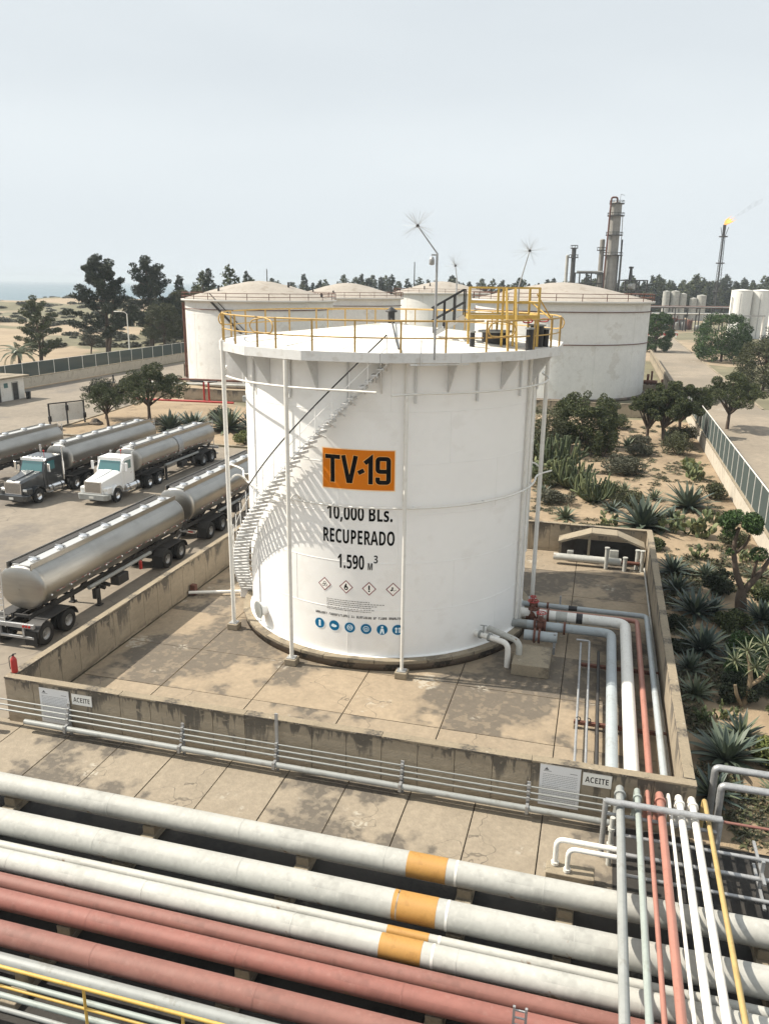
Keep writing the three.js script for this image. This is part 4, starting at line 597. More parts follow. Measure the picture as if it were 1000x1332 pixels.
function sideGear(t, z, side = 1) { P(t, 'tool_box', rb(0.5, 0.5, 0.9, side * 0.9, 0.85, z, 0.04), M.frame); P(t, 'valve_manifold', [cy([side * 0.4, 0.95, z + 1.0], [side * 1.0, 0.85, z + 1.0], 0.1), cy([side * 0.4, 0.95, z + 1.4], [side * 1.0, 0.85, z + 1.4], 0.1), rb(0.2, 0.5, 0.4, side * 0.85, 0.75, z + 1.9)], M.frame); P(t, 'hose_tube', cy([side * 0.98, 1.28, z - 2.8], [side * 0.98, 1.28, z + 2.6], 0.1, 0.1, 10), M.greypipe); }
{ // the two steel trailers beside the dike wall: rear end towards the camera
  const t = thing('tank_trailer', 'long stainless steel tank trailer nearest the dike wall, its rear ladder at the left edge', 'tank trailer', -14.22, 0); // z = -b
  tankBody(t, -4.2, 8.3, { hatches: 7 }); chassis(t, -4.6, 8.4); tandem(t, 7.6, { gap: 1.53 }); tandem(t, -2.6, { gap: 1.5 }); rearEnd(t, 9.0); sideGear(t, 2.3); landing(t, 3.9);
  const ext = sub(t, 'extinguisher'); P(ext, 'bottle', [cy([1.05, 0.75, 0.6], [1.05, 1.15, 0.6], 0.09, 0.09, 12), new THREE.SphereGeometry(0.09, 10, 8).translate(1.05, 1.15, 0.6)], M.red);
  P(t, 'draw_bar', [bar([-0.4, 0.75, -4.3], [0, 0.75, -5.6], 0.1), bar([0.4, 0.75, -4.3], [0, 0.75, -5.6], 0.1)], M.frame);
  const u = thing('tank_trailer', 'steel tank trailer coupled ahead of the long one, partly hidden by the labelled tank', 'tank trailer', -14.4, 0);
  tankBody(u, -17, -5.3, { hatches: 7, hh: 1.05, cy0: 2.48 }); chassis(u, -16.8, -5.2); tandem(u, -8.15, { gap: 1.65 }); landing(u, -13.5); sideGear(u, -11.5); const bb = sub(u, 'bumper'); P(bb, 'bumper_bar', rb(2.2, 0.14, 0.1, 0, 0.9, -5.6, 0.02), M.alu); P(bb, 'tail_lamp', [-0.8, 0.8].map((x) => bx(0.3, 0.08, 0.02, x, 0.9, -5.54)), M.redlamp);
}
function tractor(name, label, a, b, paintM, { sleeper = false, stack = false } = {}) {
  const t = thing(name, label, 'truck', a, b, { turn: Math.PI }), W = 1.03, cb = sleeper ? 2.9 : 2.35;       // z = 0 at the front axle, forward -z
  const sec = (w0, w1, y0, y1, ch) => [[-w0, y0], [-w1, y1 - ch], [-w1 + ch * 1.6, y1], [w1 - ch * 1.6, y1], [w1, y1 - ch], [w0, y0]].reverse();
  const hood = P(t, 'hood', loft([[-1.2, sec(0.72, 0.68, 0.8, 1.66, 0.1)], [-1.05, sec(0.78, 0.74, 0.78, 1.76, 0.12)], [0.2, sec(0.86, 0.84, 0.78, 1.95, 0.13)], [0.82, sec(0.98, 0.95, 0.78, 2.08, 0.12)]]), paintM);
  P(hood, 'hood_ridge', loft([[-1.1, [[0.12, 1.75], [0.1, 1.8], [-0.1, 1.8], [-0.12, 1.75]].reverse()], [0.75, [[0.3, 2.05], [0.28, 2.12], [-0.28, 2.12], [-0.3, 2.05]].reverse()]]), paintM);
  const gr = sub(t, 'grille'); P(gr, 'surround', [bx(1.3, 0.06, 0.06, 0, 1.62, -1.22), bx(1.3, 0.06, 0.06, 0, 0.86, -1.22), bx(0.06, 0.8, 0.06, -0.64, 1.24, -1.22), bx(0.06, 0.8, 0.06, 0.64, 1.24, -1.22)], M.chrome); P(gr, 'mesh_back', bx(1.24, 0.74, 0.02, 0, 1.24, -1.205), M.frame); for (let i = -7; i <= 7; i++) P(gr, 'slat', bx(0.035, 0.72, 0.03, i * 0.08, 1.24, -1.23), M.chrome);
  const cab = P(t, 'cab', ex([[0.8, 0.75], [0.8, 2.02], [1.12, 2.78], [1.3, 2.93], [cb, 2.96], [cb, 0.75]], 2 * W, { bevel: 0.06, axis: 'x' }), paintM);
  P(t, 'windscreen', loft([[0, [[-0.88, 0], [0.88, 0], [0.82, 0.72], [-0.82, 0.72]].reverse()], [0.02, [[-0.88, 0], [0.88, 0], [0.82, 0.72], [-0.82, 0.72]].reverse()]]).rotateX(0.4).translate(0, 2.06, 0.785), M.glass);
  P(t, 'sun_visor', [bar([-0.95, 2.86, 1.0], [0.95, 2.86, 1.0], 0.2, 0.03), ...[-0.6, -0.3, 0, 0.3, 0.6].map((x) => rb(0.12, 0.06, 0.12, x, 2.99, 1.35, 0.02))], stack ? M.cabwhite : paintM);
  for (const s of [-1, 1]) {
    const d = P(t, 'door', rb(0.03, 1.95, 1.02, s * (W + 0.005), 1.84, 1.6, 0.012), paintM); P(d, 'side_window', bx(0.02, 0.62, 0.78, s * (W + 0.018), 2.4, 1.62), M.glass); P(d, 'handle', bx(0.04, 0.04, 0.2, s * (W + 0.03), 1.75, 1.95), M.chrome);
    const mr = sub(t, 'mirror'); P(mr, 'mirror_arm', [bar([s * W, 2.6, 0.98], [s * (W + 0.34), 2.62, 0.92], 0.03), bar([s * W, 2.0, 0.98], [s * (W + 0.34), 2.1, 0.92], 0.03)], M.chrome); P(mr, 'mirror_head', rb(0.2, 0.62, 0.1, s * (W + 0.36), 2.35, 0.92, 0.03), stack ? M.chrome : M.cabwhite);
    P(t, 'fender', [fenderArc(0.72, 0.42, s * 0.98, 0, 8, 172), rb(0.4, 0.5, 0.55, s * 0.94, 1.0, -0.85, 0.1)], paintM);
    P(t, 'headlight', rb(0.32, 0.2, 0.12, s * 0.88, 1.12, -1.12, 0.05), M.lamp); P(t, 'indicator', rb(0.1, 0.12, 0.1, s * 1.06, 1.12, -1.05, 0.03), M.redlamp);
    P(t, 'fuel_tank', [cy([s * 0.92, 0.72, 1.1], [s * 0.92, 0.72, 2.75], 0.32, 0.32, 20)], M.chrome); P(t, 'step', [bx(0.3, 0.04, 0.5, s * 1.08, 0.55, 1.2), bx(0.3, 0.04, 0.5, s * 1.1, 0.9, 1.3)], M.alu); P(t, 'tank_strap', [1.4, 2.4].map((z) => cy([s * 0.92, 0.72, z], [s * 0.92, 0.72, z + 0.06], 0.335, 0.335, 20)), M.frame);
    if (stack) P(t, 'exhaust_stack', [cy([s * 0.9, 1.0, cb + 0.22], [s * 0.9, 3.5, cb + 0.22], 0.085, 0.085, 14), cy([s * 0.9, 1.4, cb + 0.22], [s * 0.9, 2.4, cb + 0.22], 0.13, 0.13, 14)], M.chrome); else P(t, 'exhaust_stack', cy([s * 0.9, 1.0, cb + 0.16], [s * 0.9, 3.15, cb + 0.16], 0.07, 0.07, 12), M.alu);
    P(t, 'frame_rail', bx(0.1, 0.26, 7.4, s * 0.42, 0.86, 2.6), M.frame); P(t, 'quarter_fender', bx(0.62, 0.03, 2.5, s * 0.93, 1.1, 4.95), M.frame); P(t, 'mud_flap', bx(0.6, 0.6, 0.02, s * 0.93, 0.75, 6.3), M.rubber);
  }
  P(t, 'bumper', loft([[-1.5, sec(0.95, 1.0, 0.42, 0.78, 0.03)], [-1.32, sec(1.15, 1.2, 0.4, 0.8, 0.03)], [-0.95, sec(1.2, 1.22, 0.42, 0.78, 0.03)]]), stack ? M.cabblack : M.greypipe); P(t, 'licence_plate', bx(0.36, 0.16, 0.01, 0, 0.6, -1.51), M.lamp);
  P(t, 'antenna', [cy([-0.5, 2.95, 1.7], [-0.5, 3.35, 1.7], 0.02), new THREE.SphereGeometry(0.07, 8, 6).translate(-0.5, 3.38, 1.7)], M.redlamp); P(t, 'fifth_wheel', [bx(0.9, 0.1, 1.0, 0, 1.1, 4.9), bx(0.7, 0.2, 2.0, 0, 0.75, 4.9)], M.frame);
  wheel(t, -1.02, 0, M.chrome); wheel(t, 1.02, 0, M.chrome); axle(t, 4.2, true, M.chrome); axle(t, 5.6, true, M.chrome); P(t, 'front_axle', cy([-1, 0.5, 0], [1, 0.5, 0], 0.07), M.frame);
  return t;
}
{
  tractor('truck_tractor', 'white conventional truck tractor parked facing the camera', -24.55, 13.1, M.cabwhite);
  const t = thing('tank_trailer', 'steel tank trailer behind the white truck, with a dark band round its middle', 'tank trailer', -24.4, 16, { turn: Math.PI });
  tankBody(t, 0, 12.2, { hatches: 5, mid: 6.1, hh: 0.92, cy0: 2.36 }); chassis(t, 0.4, 12.2); tandem(t, 10.5, { gap: 1.55 }); sideGear(t, 6.5); sideGear(t, 6.5, -1); landing(t, 4.2); rearEnd(t, 12.6);
  tractor('truck_tractor', 'black conventional truck tractor parked facing the camera at the left', -29.6, 11.2, M.cabblack, { sleeper: true, stack: true });
  const u = thing('tank_trailer', 'dull steel tank trailer behind the black truck', 'tank trailer', -29.5, 14.9, { turn: Math.PI });
  tankBody(u, 0, 12.2, { hatches: 6, hh: 1.0, cy0: 2.42 }); chassis(u, 0.4, 12.2); tandem(u, 10.5, { gap: 1.55 }); sideGear(u, 6.5); landing(u, 4.2); rearEnd(u, 12.6);
  const w = thing('tank_trailer', 'shiny steel tank trailer cut by the left edge of the picture', 'tank trailer', -35.6, 9.5, { turn: Math.PI });
  tankBody(w, 0, 13, { hatches: 6, hh: 1.02, cy0: 2.4 }); chassis(w, 0.4, 13); tandem(w, 11.2, { gap: 1.55 }); sideGear(w, 7); landing(w, 4.2); rearEnd(w, 13.4);
}
// ------------------------------------------------------------------ plants
function leafCloud(blobs, n, len, wid, seed, cols, { shell = 0.55, droop = 0, tri = false } = {}) {      // small leaf faces spread through ellipsoid clumps
  const r = RNG(seed), wt = blobs.map((b) => (b[3] * b[4] + b[3] * b[5] + b[4] * b[5])), tot = wt.reduce((p, q) => p + q), k = tri ? 3 : 6, pos = new Float32Array(n * k * 3), nor = new Float32Array(n * k * 3), col = new Float32Array(n * k * 3); let o = 0; const D = V(), U = V(), N = V(), Q = V();
  for (let i = 0; i < n; i++) {
    let p = r() * tot, j = 0; while (j < blobs.length - 1 && p > wt[j]) p -= wt[j++]; const b = blobs[j];
    D.set(r() * 2 - 1, r() * 2 - 1, r() * 2 - 1); while (D.lengthSq() > 1 || D.lengthSq() < 0.01) D.set(r() * 2 - 1, r() * 2 - 1, r() * 2 - 1); D.normalize();
    const R = shell + (1 - shell) * Math.sqrt(r()), cx = b[0] + D.x * b[3] * R, cy0 = b[1] + D.y * b[4] * R, cz = b[2] + D.z * b[5] * R;
    U.set(r() - 0.5, r() - 0.5, r() - 0.5).normalize().addScaledVector(D, 0.9); U.y -= droop; U.normalize(); Q.set(r() - 0.5, r() - 0.5, r() - 0.5).normalize(); N.crossVectors(U, Q).normalize(); Q.crossVectors(N, U);
    const l = len * (0.6 + 0.8 * r()), w = wid * (0.6 + 0.8 * r()), c = cols[Math.floor(r() * cols.length)], s = 0.75 + 0.5 * r();
    const P4 = [[-0.5, 0], [0, 0.5], [0.5, 0], [0, -0.5]].map(([a, e]) => [cx + U.x * l * a + Q.x * w * e, cy0 + U.y * l * a + Q.y * w * e, cz + U.z * l * a + Q.z * w * e]);
    for (const q of tri ? [3, 1, 2] : [0, 3, 1, 1, 3, 2]) { pos.set(P4[q], o); nor[o] = N.x; nor[o + 1] = N.y; nor[o + 2] = N.z; col[o] = c[0] * s; col[o + 1] = c[1] * s; col[o + 2] = c[2] * s; o += 3; }
  }
  const g = new THREE.BufferGeometry(); g.setAttribute('position', new THREE.BufferAttribute(pos, 3)); g.setAttribute('normal', new THREE.BufferAttribute(nor, 3)); g.setAttribute('color', new THREE.BufferAttribute(col, 3)); return g;
}
const GREEN = { pine: [[0.045, 0.062, 0.018], [0.065, 0.08, 0.022], [0.03, 0.043, 0.014], [0.095, 0.105, 0.03]], dark: [[0.022, 0.034, 0.015], [0.034, 0.046, 0.018], [0.016, 0.025, 0.012]], olive: [[0.075, 0.08, 0.032], [0.055, 0.06, 0.026], [0.095, 0.1, 0.042]], lush: [[0.04, 0.085, 0.018], [0.06, 0.115, 0.024], [0.026, 0.056, 0.014]], grey: [[0.085, 0.085, 0.055], [0.06, 0.062, 0.04], [0.11, 0.105, 0.07]], lime: [[0.14, 0.16, 0.035], [0.1, 0.13, 0.03], [0.18, 0.18, 0.05]] };
const limb = (pts, r0, r1) => sweep(fillet(pts, 0.6, 3), (t) => r0 + (r1 - r0) * t, { seg: 7 });
function treeParts(t, spec) { P(t, 'trunk', spec.limbs.map(([p, a, b]) => limb(p, a, b)), M.bark); P(t, 'crown', spec.crown, M.leaf); return t; }
function cloudPine(t, h, w, seed, cols = GREEN.pine, n = 14000, flat = 0.5) {       // clipped pine: leaning stems that end in many small rounded tufts
  const r = RNG(seed), limbs = [], blobs = [], fork = V((r() - 0.5) * 0.3 * w, h * 0.26, (r() - 0.5) * 0.3 * w); limbs.push([[[0, -0.1, 0], [fork.x * 0.4, h * 0.13, fork.z * 0.4], fork], 0.034 * h, 0.026 * h]);
  const m = 11; for (let i = 0; i < m; i++) { const q = i / m * 6.28 * 2.4 + r() * 0.5, u = Math.sqrt((i + 0.4) / m), rr = w * u * (0.75 + 0.25 * r()), e = V(Math.cos(q) * rr, h * (0.9 - flat * 0.62 * u * u - 0.12 * r()), Math.sin(q) * rr); limbs.push([[fork, fork.clone().lerp(e, 0.5).add(V((r() - 0.5) * 0.2 * w, 0, (r() - 0.5) * 0.2 * w)), e], 0.02 * h, 0.008 * h]);
    for (let k = 0; k < 8; k++) { const s = w * (0.1 + 0.11 * r()); blobs.push([e.x + (r() - 0.5) * w * 0.62, e.y + (r() - 0.55) * h * 0.2, e.z + (r() - 0.5) * w * 0.62, s, s * 0.78, s]); } }
  return treeParts(t, { limbs, crown: leafCloud(blobs, Math.round(n * 1.9), 0.027 * h, 0.011 * h, seed, cols, { shell: 0.55 }) });
}
function roundTree(t, h, w, seed, cols, n = 9000, low = 0.25) {
  const r = RNG(seed), blobs = [], limbs = [[[[0, -0.1, 0], [0.1, h * 0.3, 0], [0, h * 0.6, 0.1]], 0.03 * h, 0.015 * h]];
  for (let i = 0; i < 150; i++) { const s = w * (0.1 + 0.1 * r()), c = h * (low + (1 - low) * 0.45), y = h * low + s * 0.6 + (h * (1 - low) - s * 1.4) * r(), q = r() * 6.28, e = Math.min(1, Math.abs(y - c) / (y > c ? h - c : (c - h * low) * 1.6)), R = (w - s) * Math.sqrt(Math.max(0.02, 1 - e * e)) * (0.8 + 0.22 * r()); blobs.push([Math.cos(q) * R, y, Math.sin(q) * R, s, s * 0.85, s]); if (i % 18 === 0) limbs.push([[[0, h * 0.3, 0], [Math.cos(q) * R * 0.5, h * 0.3 + (y - h * 0.3) * 0.5, Math.sin(q) * R * 0.5], [Math.cos(q) * R * 0.8, y, Math.sin(q) * R * 0.8]], 0.014 * h, 0.005 * h]); }
  return treeParts(t, { limbs, crown: leafCloud(blobs, Math.round(n * 2), 0.032 * h, 0.015 * h, seed, cols, { shell: 0.6 }) });
}
function bigPine(t, h, w, seed, cols = GREEN.dark, n = 12000, bare = 0.28) {      // tall wind-shaped tree of many tufts on rising limbs
  const r = RNG(seed), blobs = [], limbs = [[[[0, -0.2, 0], [w * 0.05, h * 0.4, 0], [-w * 0.05, h * 0.92, 0]], 0.022 * h, 0.006 * h], [[[0.5, -0.2, 0.3], [w * 0.2, h * 0.35, 0.2], [w * 0.3, h * 0.7, 0]], 0.016 * h, 0.005 * h]];
  for (let i = 0; i < 26; i++) { const f = bare + (1 - bare) * i / 26, q = i * 2.4 + r(), R = w * (0.55 + 0.5 * r()) * (1.02 - 0.75 * Math.max(0, f - 0.45) / 0.55), e = V(Math.cos(q) * R, h * (f + 0.03 * r()), Math.sin(q) * R * 0.8), s0 = V(0, h * (f - 0.12), 0); limbs.push([[s0, s0.clone().lerp(e, 0.5).add(V(0, -0.01 * h, 0)), e], 0.007 * h, 0.002 * h]);
    for (let k = 0; k < 5; k++) { const g = 0.35 + 0.65 * k / 4, s = h * (0.032 + 0.024 * r()); blobs.push([e.x * g + (r() - 0.5) * 0.12 * w, s0.y + (e.y - s0.y) * g + (r() - 0.2) * 0.05 * h, e.z * g + (r() - 0.5) * 0.12 * w, s * 1.3, s * 0.8, s * 1.3]); } }
  return treeParts(t, { limbs, crown: leafCloud(blobs, n, 0.028 * h, 0.012 * h, seed, cols, { shell: 0.3 }) });
}
function spire(t, h, w, seed, cols = GREEN.dark, n = 3000) {      // ragged conifer: layered boughs of uneven reach round a leader
  const r = RNG(seed), blobs = [], limbs = [[[[0, -0.2, 0], [0, h * 0.5, 0], [0.02 * h, h * 0.97, 0]], 0.018 * h, 0.003 * h]]; for (let i = 0; i < 60; i++) { const f = 0.06 + 0.93 * i / 60, R = w * (1.03 - f) ** 0.8 * (0.45 + 0.75 * r()), q = i * 2.4 + r(), s = 0.016 * h + R * 0.26; blobs.push([Math.cos(q) * R * 0.75, h * (f + 0.02 * r()), Math.sin(q) * R * 0.75, s, s * 0.75 + 0.012 * h, s]); if (i % 6 === 0) limbs.push([[[0, h * (f - 0.05), 0], [Math.cos(q) * R * 0.7, h * f, Math.sin(q) * R * 0.7]], 0.006 * h, 0.002 * h]); }
  return treeParts(t, { limbs, crown: leafCloud(blobs, n, 0.05 * h, 0.02 * h, seed, cols, { shell: 0.15 }) });
}
function shrub(name, label, a, b, w, h, seed, cols, n = 3500, len = 0.16, y = 0) {
  const t = thing(name, label, 'shrub', a, b, { y }), r = RNG(seed), blobs = []; for (let i = 0; i < 16; i++) { const q = r() * 6.28, d = Math.sqrt(r()) * w * 0.66, s = w * (0.26 + 0.2 * r()); blobs.push([Math.cos(q) * d, h * (0.3 + 0.42 * r() * (1.25 - d / w)), Math.sin(q) * d, s, h * 0.28, s]); }
  const st = []; for (let i = 0; i < 7; i++) { const q = i * 0.9; st.push(limb([[0, -0.05, 0], [Math.cos(q) * w * 0.3, h * 0.3, Math.sin(q) * w * 0.3], [Math.cos(q) * w * 0.55, h * 0.6, Math.sin(q) * w * 0.55]], 0.04, 0.012)); }
  P(t, 'stems', st, M.bark); P(t, 'foliage', leafCloud(blobs, n, len, len * 0.4, seed, cols, { shell: 0.55 }), M.leaf); return t;
}
// blade-leaved rosettes: each leaf its own mesh, three shared shapes
M.agave = [C(0.075, 0.096, 0.066), C(0.042, 0.062, 0.05), C(0.11, 0.13, 0.075), C(0.15, 0.16, 0.085)].map((c) => std({ color: c, roughness: 0.55 }));
const blades = [0.12, 0.32, 0.6].map((bendK, v) => { // a channelled leaf one metre long that rises and arches over
  const n = 7, secs = []; for (let i = 0; i <= n; i++) { const t = i / n, w = 0.074 * (0.75 + 0.9 * t - 1.65 * t ** 2.2) + 0.002, th = 0.02 * (1 - t) + 0.003; secs.push([t, [[-w, 0.018 * (1 - t)], [0, -th], [w, 0.018 * (1 - t)], [0, -th * 0.1]]]); }
  const g = loft(secs); const p = g.attributes.position; for (let i = 0; i < p.count; i++) { const z = p.getZ(i), an = bendK * z; p.setXYZ(i, p.getX(i), p.getY(i) * Math.cos(an) - z * Math.sin(an) * 0.55, z * Math.cos(an * 0.6) - p.getY(i) * Math.sin(an)); } g.computeVertexNormals(); return g; });
function agave(label, a, b, R, seed, { n = 46, tone = 0, y = 0, name = 'agave', wide = 1 } = {}) {
  const t = thing(name, label, 'agave', a, b, { y, group: 'blade-leaved rosettes' }), r = RNG(seed);
  P(t, 'heart', lathe([[0.001, 0.5 * R], [0.05 * R, 0.3 * R], [0.1 * R, 0.05], [0.12 * R, -0.03]], 10), M.agave[tone]);
  for (let i = 0; i < n; i++) { const f = i / n, el = (82 - 78 * f ** 0.85 + (r() - 0.5) * 12) * RAD, q = i * 2.39996 + r() * 0.2, l = R * (0.75 + 0.3 * r()) * (0.85 + 0.25 * Math.sin(f * 3)), m = new THREE.Mesh(blades[Math.min(2, Math.floor(f * 2 + r()))], M.agave[r() < 0.75 ? tone : (tone + 1) % 3]); m.name = 'leaf'; m.castShadow = m.receiveShadow = true; m.rotation.order = 'YXZ'; m.rotation.set(-el, q, (r() - 0.5) * 0.4); m.scale.set(R * (0.9 + 0.3 * r()) * wide, R, l); m.position.set(Math.sin(q) * 0.06 * R, 0.06 * R, Math.cos(q) * 0.06 * R); t.add(m); }
  return t;
}
// prickly pear: pads on pads; and upright finger cactus
M.pad = [C(0.085, 0.105, 0.04), C(0.14, 0.155, 0.065), C(0.055, 0.075, 0.03)].map((c) => std({ color: c, roughness: 0.7 }));
const padG = new THREE.SphereGeometry(0.5, 12, 9).scale(0.72, 1, 0.16).translate(0, 0.5, 0);
function pear(label, a, b, w, h, seed, n = 34, y = 0) { n = Math.round(n * 1.6);
  const t = thing('prickly_pear', label, 'cactus', a, b, { y, group: 'prickly pears in the garden' }), r = RNG(seed), ends = [];
  for (let i = 0; i < n; i++) {
    const base = i < 14 ? { p: V((r() - 0.5) * w, -0.04, (r() - 0.5) * w), d: V(0, 1, 0) } : ends[Math.floor(r() * Math.min(ends.length, i * 0.75))], d = base.d.clone().add(V(r() - 0.5, 0.25 * r(), r() - 0.5).multiplyScalar(1.5)).normalize(); if (d.y < 0.15) d.y = 0.3; d.normalize();
    const s = h * (0.17 + 0.09 * r()), m = new THREE.Mesh(padG, M.pad[Math.floor(r() * 3)]); m.name = 'pad'; m.castShadow = m.receiveShadow = true; m.position.copy(base.p); m.quaternion.setFromUnitVectors(V(0, 1, 0), d).multiply(new THREE.Quaternion().setFromAxisAngle(V(0, 1, 0), r() * 6.28)); m.scale.setScalar(s); t.add(m);
    const e = base.p.clone().addScaledVector(d, s * 0.92); if (e.y < h * 1.0) ends.push({ p: e, d });
  }
  return t;
}
M.finger = [C(0.06, 0.078, 0.034), C(0.11, 0.125, 0.05), C(0.042, 0.058, 0.027)].map((c) => std({ color: c, roughness: 0.75 }));
function fingers(label, a, b, w, h, seed, n = 40) {
  const t = thing('finger_cactus', label, 'cactus', a, b, { group: 'finger cacti in the garden' }), r = RNG(seed);
  for (let i = 0; i < n; i++) { const q = i * 2.4 + r() * 0.5, f = Math.sqrt((i + 0.5) / n), x = Math.cos(q) * w * f, z = Math.sin(q) * w * f, hh = h * (0.55 + 0.5 * r()) * (1 - 0.25 * f * f), rr = 0.026 * h * (0.8 + 0.5 * r()), y0 = h * 0.22 * f, k = 1.1 + 0.3 * (r() - 0.3), kx = (r() - 0.5) * 0.34 * h, kz = (r() - 0.5) * 0.34 * h; P(t, 'stem', sweep(fillet([[x * 0.15, -0.05, z * 0.15], [x * 0.8, y0, z * 0.8], [x, y0 + 0.16 * h, z], [x * k + kx, hh - rr, z * k + kz], [x * k + kx, hh - rr * 0.3, z * k + kz], [x * k + kx, hh, z * k + kz]], 0.15, 3), (s) => s > 0.99 ? 0.004 : s > 0.93 ? rr * 0.75 : rr, { seg: 7 }), M.finger[Math.floor(r() * 3)]); }
  return t;
}
// ---- the garden on the right
cloudPine(thing('clipped_pine', 'clipped pine with dark trunk, left of a pair below the big right tank', 'tree', 14.07, 48.6), 5.6, 2.1, 11); cloudPine(thing('clipped_pine', 'clipped pine with dark trunk, right of a pair beside the fence', 'tree', 15.65, 47.9), 6.6, 2.6, 12);
cloudPine(thing('clipped_pine', 'clipped spreading pine on the road side of the right fence', 'tree', 23.2, 60.7), 6.3, 3.3, 13);
roundTree(thing('clipped_bush', 'large dome-shaped clipped bush before the big right tank', 'shrub', 8.2, 43), 5.6, 3.6, 21, GREEN.pine, 20000, 0.04);
roundTree(thing('round_tree', 'dense round green tree left of the far end of the road', 'tree', 21.2, 176), 9.6, 4.6, 22, GREEN.lush, 12000, 0.02); roundTree(thing('round_tree', 'broad dense green tree right of the road before the white silos', 'tree', 33.6, 153), 10.2, 6.4, 23, GREEN.lush, 15000, 0.02); roundTree(thing('round_tree', 'olive green tree at the right edge beside the road', 'tree', 33.5, 101), 7.8, 5, 24, GREEN.olive, 13000, 0.03);
roundTree(thing('round_tree', 'dark green tree behind the broad one at the right edge', 'tree', 45, 150), 9, 5, 25, GREEN.dark, 7000, 0.08); roundTree(thing('round_tree', 'small dark tree at the right edge beyond the road', 'tree', 37, 84), 6, 3.5, 26, GREEN.olive, 6000, 0.1);
{ // clipped tree with twisted stems by the right edge
  const t = thing('clipped_tree', 'clipped tree with thick twisted dark stems and a round top at the right edge', 'tree', 16.75, 4.5), r = RNG(31);
  const limbs = [[[[0, -0.1, 0], [-0.1, 0.7, 0], [-0.05, 1.2, 0]], 0.3, 0.2], [[[-0.05, 1.0, 0], [-0.55, 2.1, 0.1], [-0.75, 3.3, 0], [-0.6, 4.2, 0]], 0.17, 0.08], [[[0, 1.0, 0], [0.5, 1.9, 0.1], [0.95, 2.7, 0], [1.2, 3.9, 0.1]], 0.17, 0.07], [[[-0.7, 2.8, 0], [-0.2, 3.4, 0.1], [-0.1, 3.9, 0.1]], 0.08, 0.05], [[[0.9, 2.6, 0], [1.5, 3.1, 0], [1.8, 3.9, 0]], 0.09, 0.05], [[[0.3, 1.6, 0], [0.3, 2.5, 0.3], [0.4, 3.0, 0.3]], 0.09, 0.05]];
  const blobs = []; for (let i = 0; i < 26; i++) { const d = V(r() * 2 - 1, r() * 1.3 - 0.3, r() * 2 - 1).normalize(); blobs.push([-0.5 + d.x * 0.75, 4.3 + d.y * 0.5, d.z * 0.75, 0.36, 0.28, 0.36]); } for (const [x, y, z, s] of [[0.4, 3.05, 0.3, 0.42], [1.2, 4.1, 0.1, 0.28], [1.8, 4.1, 0, 0.25], [1.45, 3.2, 0, 0.2], [-0.9, 3.0, 0.2, 0.2]]) blobs.push([x, y, z, s, s * 0.8, s]);
  treeParts(t, { limbs, crown: leafCloud(blobs, 9000, 0.17, 0.06, 31, GREEN.lush, { shell: 0.5 }) });
}
shrub('low_shrub', 'grey-green mounded shrub on the sand in the middle of the garden', 11.5, 34.2, 2.1, 1.7, 41, GREEN.grey, 7000, 0.2); shrub('low_shrub', 'rounded olive shrub under the pair of clipped pines', 16.6, 43.5, 1.7, 2.4, 42, GREEN.olive, 5000, 0.16); shrub('low_shrub', 'bluish mounded shrub beside a small agave far back in the garden', 13.2, 42.3, 1.3, 1.2, 43, GREEN.grey, 3500); shrub('low_shrub', 'upright bushy shrub in front of the dome-shaped bush', 9.9, 40.2, 1.4, 3.2, 44, GREEN.pine, 5000);
shrub('low_shrub', 'low dusty shrub on the sand by the right support post', 6.7, 22.4, 1.5, 1.0, 45, GREEN.grey, 3500); shrub('low_shrub', 'low dark shrub between the finger cacti and the big agave', 11.6, 23.5, 1.4, 1.3, 46, GREEN.olive, 3500); shrub('low_shrub', 'dark leafy shrub at the foot of the twisted clipped tree', 15.9, 6.4, 0.95, 1.5, 47, GREEN.dark, 4000, 0.18); shrub('low_shrub', 'dense green shrub behind the yellow yucca at the right edge', 16.0, -3.4, 1.3, 1.3, 48, GREEN.lush, 5000, 0.18); shrub('low_shrub', 'green shrub between the yucca and the right edge', 17.2, -6.6, 1.2, 1.1, 49, GREEN.pine, 4500, 0.17); shrub('low_shrub', 'small yellowish shrub beside the fence wall', 17.2, 38, 0.9, 0.9, 50, GREEN.lime, 2000); shrub('low_shrub', 'low green shrub behind the back dike wall', 9.6, 14.6, 1.6, 0.9, 51, GREEN.olive, 3500); shrub('low_shrub', 'tangle of olive foliage behind the tank and its right post', 3.4, 36, 2.2, 3.6, 52, GREEN.olive, 6000, 0.2); shrub('low_shrub', 'dark low bush beside the finger cacti at the tank edge', 5.2, 27.5, 1.6, 1.6, 53, GREEN.pine, 3500);
fingers('tall finger cactus clump behind the right support post', 6.2, 33, 1.9, 3.3, 61, 70); fingers('finger cactus clump with yellow-green tips near the support post', 7.6, 27.4, 1.6, 2.5, 62, 64); fingers('candelabra cactus standing in front of the mounded grey shrub', 9.3, 23.6, 1.5, 2.2, 63, 56);
pear('prickly pear heap under the rounded shrub by the fence wall', 17.3, 33.4, 1.2, 2.1, 71, 50); pear('prickly pear heap beside the biggest agave', 14.3, 17.6, 1.5, 1.6, 72, 60); pear('prickly pear heap between the two large garden agaves and the fence', 15.9, 17.0, 1.4, 2.0, 73, 60); pear('prickly pear in front of the big near agave by the garden wall', 13.75, -7.2, 0.65, 0.95, 74, 40); pear('prickly pear heap along the back dike wall', 10.6, 17.3, 1.3, 1.2, 75, 44); pear('small prickly pear beside the twisted clipped tree', 17.8, 6.8, 0.9, 1.4, 76, 34); pear('prickly pear behind the back dike wall left of the shelter', 7.9, 15.2, 1.2, 1.1, 77, 36);
